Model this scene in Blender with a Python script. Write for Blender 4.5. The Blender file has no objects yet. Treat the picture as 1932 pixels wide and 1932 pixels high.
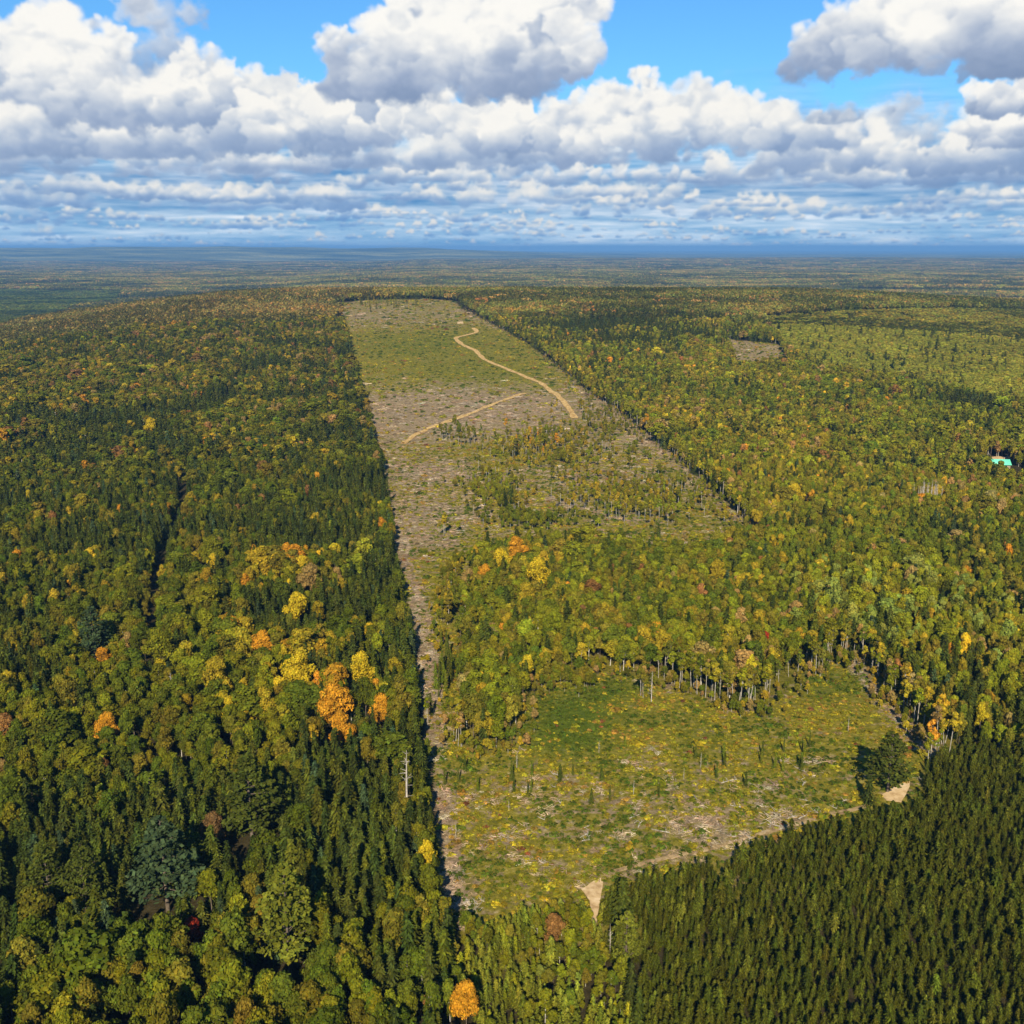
import bpy, math, random
import numpy as np
from mathutils import Vector
scene = bpy.context.scene
col = scene.collection
RAD = math.radians
# ---------------------------------------------------------------- camera, sky, sun, exposure
FOC = 1.003                       # focal length in picture widths
PITCH = RAD(14.4)                 # camera looks down this much
CAMZ = 120.0
cd = bpy.data.cameras.new('camera'); cam = bpy.data.objects.new('camera', cd); col.objects.link(cam)
cd.sensor_width = 36; cd.lens = 36 * FOC; cd.clip_start = 1; cd.clip_end = 200000
cam.location = (0, 0, CAMZ); cam.rotation_euler = (RAD(90) - PITCH, 0, 0)
scene.camera = cam
SUN_EL, SUN_AZ = RAD(34), RAD(184.5)     # azimuth clockwise from +Y: behind the camera, a little to its left
sd = bpy.data.lights.new('sun', 'SUN'); sd.energy = 4.9; sd.angle = RAD(.53); sd.color = (1, .89, .68)
sun = bpy.data.objects.new('sun', sd); col.objects.link(sun)
sun_dir = Vector((math.sin(SUN_AZ) * math.cos(SUN_EL), math.cos(SUN_AZ) * math.cos(SUN_EL), math.sin(SUN_EL)))
sun.rotation_euler = sun_dir.to_track_quat('Z', 'Y').to_euler()
sun.location = (0, 0, 300)
scene.view_settings.view_transform = 'Standard'; scene.view_settings.look = 'None'
scene.view_settings.gamma = 1; scene.view_settings.exposure = 0.85
scene.view_settings.use_curve_mapping = False
scene.cycles.max_bounces = 5; scene.cycles.diffuse_bounces = 2; scene.cycles.transmission_bounces = 2
scene.cycles.transparent_max_bounces = 8; scene.cycles.volume_bounces = 0
scene.cycles.use_denoising = True
SKY_STRENGTH = 0.085
# ---- clouds: numpy heightfield puffs in azimuth / elevation -----------------------------------
CW, CH = 2200, 520            # cloud map covers azimuth -55..55 deg, elevation -1..25 deg
AZ0, AZ1, EL0, EL1 = -55.0, 55.0, -1.0, 25.0
def hash2(ix, iy, seed):
    h = (ix.astype(np.int64) * 374761393 + iy.astype(np.int64) * 668265263 + seed * 974634777) & 0x7fffffff
    h = ((h ^ (h >> 13)) * 1274126177) & 0x7fffffff
    return ((h ^ (h >> 16)) & 0xffff) / 65535.0
def vnoise(x, y, seed=0):
    x0 = np.floor(x); y0 = np.floor(y); fx = x - x0; fy = y - y0
    fx = fx * fx * (3 - 2 * fx); fy = fy * fy * (3 - 2 * fy)
    a = hash2(x0, y0, seed); b = hash2(x0 + 1, y0, seed); c = hash2(x0, y0 + 1, seed); d = hash2(x0 + 1, y0 + 1, seed)
    return (a * (1 - fx) + b * fx) * (1 - fy) + (c * (1 - fx) + d * fx) * fy
def fbm(x, y, seed=0, octs=5, gain=0.5):
    s = 0.0; a = 1.0; t = 0.0
    for o in range(octs):
        s = s + a * vnoise(x * 2 ** o + 17.3 * o, y * 2 ** o - 9.1 * o, seed + o); t += a; a *= gain
    return s / t
def sstep(a, b, x):
    t = np.clip((x - a) / (b - a), 0, 1); return t * t * (3 - 2 * t)

def px_azel(px, py):
    u = (px / 1932 - .5) / FOC; v = -(py / 1932 - .5) / FOC
    cp, sp = math.cos(PITCH), math.sin(PITCH)
    dy = cp + v * sp; dz = -sp + v * cp
    return math.degrees(math.atan2(u, dy)), math.degrees(math.atan2(dz, math.hypot(u, dy)))

def make_clouds():
    rng = np.random.default_rng(11)
    sx = (AZ1 - AZ0) / CW; sy = (EL1 - EL0) / CH
    az = AZ0 + (np.arange(CW) + .5) * sx; el = EL0 + (np.arange(CH) + .5) * sy
    A, E = np.meshgrid(az, el)
    # warp fields: fine wisps and coarser billows
    w1 = fbm(A * 1.1, E * 1.3, 3, 5, .52) - .5; w2 = fbm(A * 1.1, E * 1.3, 9, 5, .52) - .5
    tex = fbm(A * 1.6, E * 2.2, 21, 6, .62) - .5                 # surface structure
    tex2 = fbm(A * 2.1, E * 2.6, 61, 5, .62) - .5
    low = fbm(A * .35, E * .7, 31, 4, .55) - .5                  # broad light and dark
    rgb = np.zeros((CH, CW, 3)); alp = np.zeros((CH, CW))
    L = np.array([-.30, .62, .72]); L /= np.linalg.norm(L)
    def cloud(puffs, base, far, soft=.5, wisp=1.0, bright=1.0, dens=1.0):
        """puffs: (az, el, r, tone) back to front, degrees; base: elevation of the flat underside; far: 0 near .. 1 at the horizon"""
        P = np.array(puffs); top = (P[:, 1] + P[:, 2] * .7).max(); R = P[:, 2].max()
        sh = np.array([.64, .70, .80]) * (1 - far) + np.array([.52, .68, .86]) * far
        dk = np.array([.46, .55, .69]) * (1 - far) + np.array([.36, .56, .80]) * far
        li = np.array([1.0, .99, .965]) * (1 - far) + np.array([.94, .92, .88]) * far
        for (pa, pe, r, tone) in puffs:
            m = 1.7 * r
            i0 = max(0, int((pa - m - AZ0) / sx)); i1 = min(CW, int((pa + m - AZ0) / sx) + 2)
            j0 = max(0, int((pe - m - EL0) / sy)); j1 = min(CH, int((pe + m - EL0) / sy) + 2)
            if i1 <= i0 or j1 <= j0: continue
            s = (slice(j0, j1), slice(i0, i1)); X = A[s]; Y = E[s]
            amp = min(r, .9) * wisp
            wx = X + w1[s] * amp * 1.5 + tex[s] * amp * .5; wy = Y + w2[s] * amp * 1.3 + tex2[s] * amp * .5
            dx = (wx - pa) / r; dyy = (wy - pe) / r * 1.1
            q = 1 - dx * dx - dyy * dyy
            bump = np.clip((-dx * .35 + dyy * .75), -1, 1)
            hh = np.clip((Y - base) / max(top - base, .05), 0, 1)
            lit = tone * (.66 + .34 * sstep(-.8, .6, bump)) * (.30 + .74 * sstep(.0, .62, hh)) + .14 * tex[s]
            lit = np.clip((lit * (1 + .9 * low[s])) * bright, 0, 1.05)
            c = np.where(lit[..., None] < .3, dk + (sh - dk) * (lit / .3)[..., None], sh + (li - sh) * (np.clip((lit - .3) / .5, 0, 1) ** .9)[..., None])
            a = sstep(0, soft if r > .4 * R else soft * 2.2, q) * (dens if r > .5 * R else dens * .8)
            a = a * sstep(-.02, max(.10 * R, .05), Y - base + (w2[s] + .6 * w1[s]) * min(R, 1.0) * .7)
            rgb[s] = rgb[s] * (1 - a[..., None]) + c * a[..., None]; alp[s] = alp[s] * (1 - a) + a
    def grow(big, n, lo=.22, hi=.55, base=-9):
        out = []
        for (a, e, r) in big:
            out.append((a, e, r, rng.uniform(.6, .95)))
        for (a, e, r) in big:
            sub = []
            for _ in range(n):
                t = rng.uniform(-.7, math.pi + .7); d = r * math.sqrt(rng.uniform(.02, 1.0)); rr = r * rng.uniform(lo, hi)
                x = a + d * math.cos(t) * 1.1; y = max(e + d * math.sin(t) * .92, base + rr * .3)
                sub.append((x, y, rr, np.clip(rng.normal(.86, .15), .3, 1.1)))
                if rng.random() < .5:
                    t2 = rng.uniform(0, 3.14); sub.append((x + rr * .7 * math.cos(t2), y + rr * .6 * math.sin(t2), rr * rng.uniform(.35, .6), np.clip(rng.normal(.95, .2), .3, 1.15)))
            out += sub
        rest = sorted(out[len(big):], key=lambda p: -p[1] + rng.normal() * .35 * p[2] * 3)
        return out[:len(big)] + rest
    # rows of cumulus, far to near; the nearer the row, the higher its base and the bigger its clouds
    rows = [(.05, .24, 1.0, 46), (.3, .3, .97, 44), (.6, .4, .92, 40), (.95, .5, .85, 38), (1.35, .62, .76, 36), (1.8, .8, .66, 32), (2.3, 1.0, .54, 28), (2.9, 1.2, .42, 26), (3.5, 1.45, .32, 28), (4.3, 1.7, .2, 30)]
    # a continuous broken grey-blue layer behind them near the horizon
    st = fbm(A * .22, E * 2.6, 77, 5, .6) - .5; st2 = fbm(A * .5, E * 7, 87, 4, .6) - .5
    veil = np.clip(sstep(8.4, 3.4, E + 3.0 * low) * .92 * sstep(-.8, .3, E), 0, 1)
    h1 = sstep(0, 3.2, E)[..., None]
    vc = np.array([.72, .84, .95]) * (1 - h1) + np.array([.64, .73, .85]) * h1
    vc = vc + (st * 1.0 + st2 * .55)[..., None] * np.array([.75, .5, .26])
    rgb = vc * veil[..., None]; alp = veil.copy()
    for (b, sz, far, n) in rows:
        for i in np.argsort(rng.random(n)):
            a = AZ0 + (i + rng.random()) * (AZ1 - AZ0) / n
            s = sz * rng.uniform(.4, 1.3) * (1 + .6 * (rng.random() < .2)); nb = rng.integers(4, 8)
            stretch = 1.2 + 5.5 * far * rng.random() ** 1.5
            bb = b + rng.normal() * .09 * (1 + b)
            big = []
            for k in range(nb):
                t = (k + .5) / nb * 2 - 1
                big.append((a + t * s * 1.5 * stretch, bb + s * rng.uniform(.05, .5) * (1.15 - .8 * t * t) * (1 - .5 * far), s * rng.uniform(.45, .8) * (1.1 - .5 * abs(t)) * (1 - .3 * far)))
            cloud(grow(big, 5, lo=.35, hi=.7, base=bb), bb, far, soft=1.0, wisp=1.35, bright=rng.choice([.75, .95, 1.1, 1.25]), dens=rng.uniform(.6, .95))
    def named(lst, by, far, n=22, **k):
        big = []
        for (x, y, r) in lst:
            a, e = px_azel(x, y); big.append((a, e, r * .0275))
        cloud(grow(big, n, base=px_azel(966, by)[1]), px_azel(966, by)[1], far, **k)
    NAMED(named)
    for _ in range(1):                                # knock the grain off the edges
        for arr in (rgb, alp):
            arr[1:-1, 1:-1] = (arr[1:-1, 1:-1] * 5 + arr[:-2, 1:-1] + arr[2:, 1:-1] + arr[1:-1, :-2] + arr[1:-1, 2:]) / 9
    return np.clip(np.concatenate([rgb, alp[..., None]], -1), 0, 1)

def NAMED(named):
    named([(1500, 290, 45), (1560, 262, 50), (1640, 285, 45), (1720, 300, 40), (1790, 300, 45), (1860, 290, 55), (1930, 270, 70)], 345, .22, 16)
    named([(1230, 250, 70), (1320, 215, 60), (1400, 230, 62), (1470, 250, 55), (1560, 250, 45)], 330, .18, 20)
    named([(40, 250, 75), (130, 230, 85), (240, 235, 80), (330, 240, 70)], 315, .15, 18, bright=1.05)
    named([(440, 230, 75), (540, 215, 75), (620, 235, 70), (480, 180, 45)], 320, .15, 18, bright=.95)
    named([(300, 20, 60), (310, 90, 50), (270, 150, 50), (330, 170, 45)], 215, .05, 20, bright=.62, soft=1.1, wisp=1.6, dens=.75)
    named([(20, 120, 85), (90, 60, 55), (110, 140, 90), (200, 90, 45), (190, 180, 70), (260, 200, 55)], 290, .05, 24, bright=1.0)
    named([(370, 140, 50), (410, 160, 42), (330, 190, 60)], 260, .1, 20, bright=1.12)
    named([(1160, 190, 40), (1130, 240, 62), (1215, 150, 24), (1228, 185, 34), (1060, 260, 60)], 330, .12, 22, bright=1.12)
    named([(700, 230, 60), (760, 210, 58), (830, 220, 50), (900, 240, 62), (970, 250, 62)], 315, .12, 20, bright=1.0)
    named([(640, 95, 42), (660, 150, 48), (740, 60, 55), (800, 20, 60), (760, 130, 75), (860, 100, 80), (930, 40, 95), (960, 130, 75), (1030, 20, 85), (1080, 120, 48), (1100, 5, 42)], 205, 0, 30, bright=.98)
    named([(1590, 215, 30), (1540, 215, 22), (1680, 205, 14)], 240, .1, 12, bright=.5, soft=1.1, wisp=1.8, dens=.5)
    named([(1850, 235, 42), (1920, 250, 52), (1950, 215, 45)], 302, .05, 20, bright=1.0)
    named([(1860, 200, 40), (1930, 195, 48)], 245, .03, 18, bright=.9)
    named([(1880, 130, 50), (1940, 120, 60)], 180, .0, 16, bright=.55)
    named([(1520, 130, 38), (1570, 95, 55), (1640, 70, 72), (1720, 45, 95), (1800, 20, 105), (1880, 30, 105), (1960, 30, 100)], 172, 0, 30, bright=1.05)
def build_world():
    w = bpy.data.worlds.new('World'); scene.world = w; w.use_nodes = True
    nt = w.node_tree; nt.nodes.clear(); N = nt.nodes.new; Lk = nt.links.new
    out = N('ShaderNodeOutputWorld'); bg = N('ShaderNodeBackground'); bg.inputs['Strength'].default_value = SKY_STRENGTH
    sky = N('ShaderNodeTexSky'); sky.sky_type = 'NISHITA'; sky.sun_disc = False
    sky.sun_elevation = SUN_EL; sky.sun_rotation = SUN_AZ; sky.air_density = 1.0; sky.dust_density = 0.3; sky.ozone_density = 2.2
    sky.altitude = 200
    px = make_clouds()
    E = np.linspace(EL0, EL1, CH)
    img = bpy.data.images.new('cloud_map', CW, CH, alpha=True, float_buffer=True)
    img.colorspace_settings.name = 'Linear Rec.709'
    lin = px.copy(); a = np.maximum(px[..., 3:4], 1e-4)
    straight = np.clip(px[..., :3] / a, 0, 1)
    straight = np.where(straight <= .04045, straight / 12.92, ((straight + .055) / 1.055) ** 2.4)   # display value to light
    lin[..., :3] = straight
    img.alpha_mode = 'CHANNEL_PACKED'
    img.pixels.foreach_set(lin.astype(np.float32).ravel()); img.update(); img.pack()
    tc = N('ShaderNodeTexCoord'); sep = N('ShaderNodeSeparateXYZ'); Lk(tc.outputs['Generated'], sep.inputs[0])
    def M(op, a, b=None):
        n = N('ShaderNodeMath'); n.operation = op
        for i, v in enumerate((a, b)):
            if v is None: continue
            if isinstance(v, (int, float)): n.inputs[i].default_value = v
            else: Lk(v, n.inputs[i])
        return n.outputs[0]
    az = M('ARCTAN2', sep.outputs[0], sep.outputs[1]); el = M('ARCSINE', sep.outputs[2])
    u = M('DIVIDE', M('SUBTRACT', az, RAD(AZ0)), RAD(AZ1 - AZ0)); v = M('DIVIDE', M('SUBTRACT', el, RAD(EL0)), RAD(EL1 - EL0))
    cb = N('ShaderNodeCombineXYZ'); Lk(u, cb.inputs[0]); Lk(v, cb.inputs[1])
    ti = N('ShaderNodeTexImage'); ti.image = img; ti.extension = 'CLIP'; ti.interpolation = 'Linear'; Lk(cb.outputs[0], ti.inputs[0])
    k = 1.0 / (SKY_STRENGTH * 2 ** scene.view_settings.exposure)      # a cloud map value of 1 shows as white
    sc = N('ShaderNodeVectorMath'); sc.operation = 'SCALE'; sc.inputs['Scale'].default_value = k * CLOUD_GAIN; Lk(ti.outputs['Color'], sc.inputs[0])
    tintn = N('ShaderNodeVectorMath'); tintn.operation = 'MULTIPLY'; tintn.inputs[1].default_value = SKY_TINT; Lk(sky.outputs[0], tintn.inputs[0])
    mx = N('ShaderNodeMix'); mx.data_type = 'RGBA'; Lk(ti.outputs['Alpha'], mx.inputs[0]); Lk(tintn.outputs[0], mx.inputs[6]); Lk(sc.outputs[0], mx.inputs[7])
    Lk(mx.outputs[2], bg.inputs[0]); Lk(bg.outputs[0], out.inputs[0])
CLOUD_GAIN = 1.0
SKY_TINT = (0.33, 0.67, 0.93)
build_world()
# ---------------------------------------------------------------- terrain
def terrain(x, y):
    x = np.asarray(x, float); y = np.asarray(y, float)
    r = sstep(430, 1650, y)
    w = sstep(-1050, -300, x + .10 * (y - 1500)) * (1 - .62 * sstep(180, 900, x - .12 * y))
    z = 44 * r * w
    back = sstep(1700, 2500, y)
    z = z * (1 - back) - 14 * back - 22 * sstep(-380, -1000, x + .05 * (y - 1500)) * sstep(600, 1300, y)
    und = (fbm(x / 900 + 5, y / 900 + 3, 201, 3) - .5)
    z = z + und * 16 * sstep(500, 2500, np.hypot(x, y)) + (fbm(x / 70, y / 70, 207, 3) - .5) * 2.2
    d = np.hypot(x, y)
    far = sstep(3000, 9000, d)
    z = z + far * (fbm(x / 5200 + 1.7, y / 2600 + 8.1, 211, 4) - .45) * 60
    hills = sstep(12500, 16500, d) * sstep(26000, 19000, d) * sstep(.16, -.2, x / np.maximum(y, 1)) * (.55 + .6 * (fbm(x / 2600, y / 9000 + 4, 219, 4) - .5)) * 300
    z = z + hills * (y > 0)
    return z

CP, SP = math.cos(PITCH), math.sin(PITCH)
def ray(px, py):
    u = (px / 1932 - .5) / FOC; v = -(py / 1932 - .5) / FOC
    return np.array([u, CP + v * SP, -SP + v * CP])
def at(px, py, h=0.0):
    """ground point (x, y) below the place, h metres up, that the picture shows at px, py (of 1932)"""
    d = ray(px, py); t = 60.0; prev = t
    while t < 60000:
        if CAMZ + d[2] * t < float(terrain(d[0] * t, d[1] * t)) + h: break
        prev = t; t *= 1.03
    lo, hi = prev, t
    for _ in range(22):
        m = (lo + hi) / 2
        if CAMZ + d[2] * m < float(terrain(d[0] * m, d[1] * m)) + h: hi = m
        else: lo = m
    return (d[0] * lo, d[1] * lo)
def poly(pts):
    return np.array([at(*p) for p in pts])
def inside(P, x, y):
    x = np.asarray(x, float); y = np.asarray(y, float); r = np.zeros(x.shape, bool); n = len(P)
    for i in range(n):
        x0, y0 = P[i]; x1, y1 = P[(i + 1) % n]
        if y0 == y1: continue
        c = ((y0 > y) != (y1 > y)) & (x < (x1 - x0) * (y - y0) / (y1 - y0) + x0)
        r ^= c
    return r
def dist_line(L, x, y):
    best = np.full(np.shape(x), 1e9)
    for (x0, y0), (x1, y1) in zip(L[:-1], L[1:]):
        dx, dy = x1 - x0, y1 - y0; q = max(dx * dx + dy * dy, 1e-6)
        t = np.clip(((x - x0) * dx + (y - y0) * dy) / q, 0, 1)
        best = np.minimum(best, np.hypot(x - x0 - t * dx, y - y0 - t * dy))
    return best
def project(x, y, z):
    x = np.asarray(x, float); dz = z - CAMZ
    f = y * CP - dz * SP; v = y * SP + dz * CP
    f = np.maximum(f, 1e-3)
    return (x / f * FOC + .5) * 1932, (.5 - v / f * FOC) * 1932, f

# the cut strip, once round: left edge upwards, far end, right edge down, then round the wooded knoll and the near field
CUT = poly([(842,1752,0),(826,1600,0),(814,1450,0),(798,1350,0),(787,1280,0),(776,1180,0),(760,1130,0),(746,1050,0),(737,960,0),(717,860,0),(692,760,0),(670,690,0),(652,620,0),(640,572,0),
    (700,566,0),(800,564,0),(856,568,0),(872,584,0),(930,612,0),(1000,652,0),(1050,690,0),(1100,735,0),(1180,790,0),(1250,850,0),(1330,915,0),(1400,980,0),(1446,1022,0),
    (1400,1000,4),(1330,1000,10),(1170,988,12),(1050,975,12),(960,985,12),(900,1010,10),(885,1045,6),(868,1100,2),(860,1180,0),(860,1260,0),(868,1330,0),(868,1400,0),(905,1422,0),(975,1405,0),(985,1330,3),(1020,1285,0),(1120,1262,0),
    (1250,1285,0),(1300,1310,0),(1400,1345,0),(1440,1340,0),(1500,1290,0),(1560,1255,0),(1610,1240,0),(1650,1295,0),(1700,1350,0),(1762,1415,0),(1735,1450,0),(1740,1500,3),
    (1620,1518,4),(1530,1535,4),(1380,1590,4),(1250,1625,4),(1150,1655,3),(1130,1700,2),(1095,1690,2),(1000,1690,3.5),(900,1725,3.5)])
MEADOW = poly([(-90,640,10),(0,611,10),(130,577,10),(232,562,10),(235,550,0),(-90,547,0)])
PLANT = poly([(1140,1760,4),(1140,1640,0),(1250,1590,0),(1380,1550,0),(1530,1490,0),(1640,1480,0),(1725,1470,0),(1775,1432,0),(1860,1415,0),(1932,1440,0),(2100,1450,0),(2300,2200,4),(1230,2200,4),(1225,1940,4)])
YOUNG = poly([(842,1752,0),(900,1690,0),(1000,1660,0),(1140,1640,0),(1140,1760,4),(1225,1940,6),(1230,2200,6),(800,2200,6),(880,2000,6),(850,1900,6)])
KNOLL = poly([(1446,1022,0),(1400,1000,6),(1330,1000,10),(1170,988,12),(1050,975,12),(900,1010,10),(838,1100,2),(822,1180,0),(838,1330,0),(900,1425,0),(975,1405,0),(1020,1285,0),(1250,1285,0),(1440,1340,0),(1560,1255,0),(1500,1100,6)])
REGROWTH = poly([(1430,600,0),(1480,660,0),(1560,705,0),(1700,725,0),(1860,760,0),(2150,800,0),(2150,588,0),(1760,584,0)])
RPATCH = poly([(1370,640,0),(1470,650,0),(1490,690,0),(1390,700,0)])
GAP = [at(347,868,9), at(338,950,9), at(300,1020,9), at(290,1080,9), at(288,1180,9)]
ROAD = [at(*p) for p in [(893,619),(902,627),(880,632),(858,638),(870,650),(898,662),(912,678),(945,692),(985,708),(1020,722),(1050,745),(1072,768),(1085,790)]]
TRACK = [at(*p) for p in [(990,742),(950,755),(900,775),(850,795),(810,808),(775,826),(758,838)]]
TRACKS = [[at(*p) for p in q] for q in ([(745,985),(760,1060),(785,1110),(800,1180),(815,1260),(812,1330),(800,1400)], [(1035,940),(1110,962),(1190,985)], [(765,1140),(790,1230),(815,1310)], [(1610,1250),(1660,1320),(1745,1410)], [(830,1500),(840,1600),(855,1700)])]
COND = ROAD[0]
HUT = at(1884, 872, 3)
SANDK = [poly([(1664,1500,4),(1690,1482,4),(1716,1474,4),(1712,1490,4),(1688,1504,4)]), poly([(1098,1682,3),(1133,1658,3),(1138,1668,3),(1131,1702,3),(1125,1730,3),(1118,1730,3),(1112,1702,3)])]
SAND = [poly([(1664,1500,0),(1690,1484,0),(1716,1474,0),(1716,1486,0),(1700,1515,0),(1672,1512,0)]), poly([(1096,1678,0),(1132,1660,0),(1138,1667,0),(1132,1700,0),(1127,1730,0),(1124,1750,0),(1119,1750,0),(1112,1700,0)]), poly([(863,607,0),(874,607,0),(874,611,0),(863,611,0)]),
        poly([(1858,862,0),(1905,862,0),(1905,884,0),(1858,884,0)])]

def mesh_obj(name, V, F, mats=(), parent=None, link=True, midx=None, cols=None, smooth=False):
    me = bpy.data.meshes.new(name); V = np.asarray(V, np.float32).reshape(-1, 3)
    if isinstance(F, np.ndarray):
        n, k = F.shape; me.vertices.add(len(V)); me.vertices.foreach_set('co', V.ravel())
        me.loops.add(n * k); me.loops.foreach_set('vertex_index', F.astype(np.int32).ravel())
        me.polygons.add(n); me.polygons.foreach_set('loop_start', np.arange(0, n * k, k, dtype=np.int32)); me.polygons.foreach_set('loop_total', np.full(n, k, np.int32))
        me.update(calc_edges=True)
    else:
        me.from_pydata(V.tolist(), [], F)
    for m in mats: me.materials.append(m)
    if midx is not None: me.polygons.foreach_set('material_index', np.asarray(midx, np.int32))
    if cols is not None:
        a = me.attributes.new('cv', 'FLOAT_COLOR', 'POINT'); c = np.ones((len(V), 4), np.float32); c[:, :3] = cols; a.data.foreach_set('color', c.ravel())
    if smooth: me.polygons.foreach_set('use_smooth', np.ones(len(me.polygons), bool))
    me.update()
    o = bpy.data.objects.new(name, me)
    if link: col.objects.link(o)
    if parent is not None: o.parent = parent
    return o
def tag(o, label=None, cat=None, group=None, kind=None):
    for k, v in (('label', label), ('category', cat), ('group', group), ('kind', kind)):
        if v: o[k] = v
    return o

# ---------------------------------------------------------------- materials
def newmat(name):
    m = bpy.data.materials.new(name); m.use_nodes = True; nt = m.node_tree; nt.nodes.clear(); return m, nt
class NT:
    def __init__(s, nt): s.nt = nt
    def n(s, t, **k):
        x = s.nt.nodes.new('ShaderNode' + t)
        for a, v in k.items(): setattr(x, a, v)
        return x
    def l(s, a, b): s.nt.links.new(a, b)
    def noise(s, vec, scale, detail=4, rough=.55, dist=0):
        x = s.n('TexNoise'); x.inputs['Scale'].default_value = scale; x.inputs['Detail'].default_value = detail; x.inputs['Roughness'].default_value = rough; x.inputs['Distortion'].default_value = dist
        if vec is not None: s.l(vec, x.inputs['Vector'])
        return x.outputs['Fac']
    def ramp(s, fac, stops):
        r = s.n('ValToRGB'); s.l(fac, r.inputs[0]); e = r.color_ramp.elements
        while len(e) < len(stops): e.new(.5)
        for i, (p, c) in enumerate(stops): e[i].position = p; e[i].color = (*c, 1) if len(c) == 3 else c
        return r.outputs[0]
    def mix(s, f, a, b, mode='MIX'):
        x = s.n('Mix', data_type='RGBA', blend_type=mode)
        for v, i in ((f, 0), (a, 6), (b, 7)):
            if isinstance(v, (int, float)): x.inputs[i].default_value = v
            elif isinstance(v, tuple): x.inputs[i].default_value = (*v, 1)
            else: s.l(v, x.inputs[i])
        return x.outputs[2]
    def attr(s, name, typ='GEOMETRY'):
        a = s.n('Attribute', attribute_name=name, attribute_type=typ); return a
    def map_range(s, v, a, b, c=0, d=1):
        x = s.n('MapRange'); s.l(v, x.inputs[0])
        for i, q in enumerate((a, b, c, d)): x.inputs[i + 1].default_value = q
        return x.outputs[0]
    def scale(s, vec, sc):
        x = s.n('Mapping'); s.l(vec, x.inputs[0]); x.inputs['Scale'].default_value = sc; return x.outputs[0]

def leaf_material(name, transl=.22, gloss=.0):
    m, nt = newmat(name); g = NT(nt)
    ti = g.attr('tint', 'INSTANCER'); cv = g.attr('cv')
    base = g.mix(1.0, ti.outputs['Color'], cv.outputs['Color'], 'MULTIPLY')
    tc = g.n('TexCoord'); nz = g.noise(tc.outputs['Object'], 1.3, 3, .6)
    var = g.ramp(nz, [(.3, (.72, .74, .7)), (.5, (1, 1, 1)), (.7, (1.3, 1.24, 1.0))])
    base = g.mix(1.0, base, var, 'MULTIPLY')
    d = g.n('BsdfDiffuse'); t = g.n('BsdfTranslucent'); g.l(base, d.inputs[0]); g.l(base, t.inputs[0])
    mx = g.n('MixShader'); mx.inputs[0].default_value = transl; g.l(d.outputs[0], mx.inputs[1]); g.l(t.outputs[0], mx.inputs[2])
    o = g.n('OutputMaterial'); g.l(mx.outputs[0], o.inputs[0]); return m
def bark_material(name, c0, c1, scale=1.2):
    m, nt = newmat(name); g = NT(nt); tc = g.n('TexCoord')
    nz = g.noise(g.scale(tc.outputs['Object'], (1, 1, .35)), scale * 3, 4)
    b = g.n('BsdfDiffuse'); g.l(g.ramp(nz, [(.35, c0), (.65, c1)]), b.inputs[0])
    o = g.n('OutputMaterial'); g.l(b.outputs[0], o.inputs[0]); return m
LEAF = leaf_material('leaves', .25); NEEDLE = leaf_material('needles', .10); BUSH = leaf_material('low_growth', .2)
BARK = bark_material('brown_bark', (.07, .05, .035), (.16, .13, .10)); PALE = bark_material('pale_bark', (.30, .27, .22), (.62, .58, .50), .8)
BIRCH = bark_material('birch_bark', (.13, .115, .09), (.42, .38, .31), .8)
GREYWOOD = bark_material('weathered_wood', (.20, .17, .14), (.46, .41, .35)); SLASH = leaf_material('slash_wood', .0)

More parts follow.
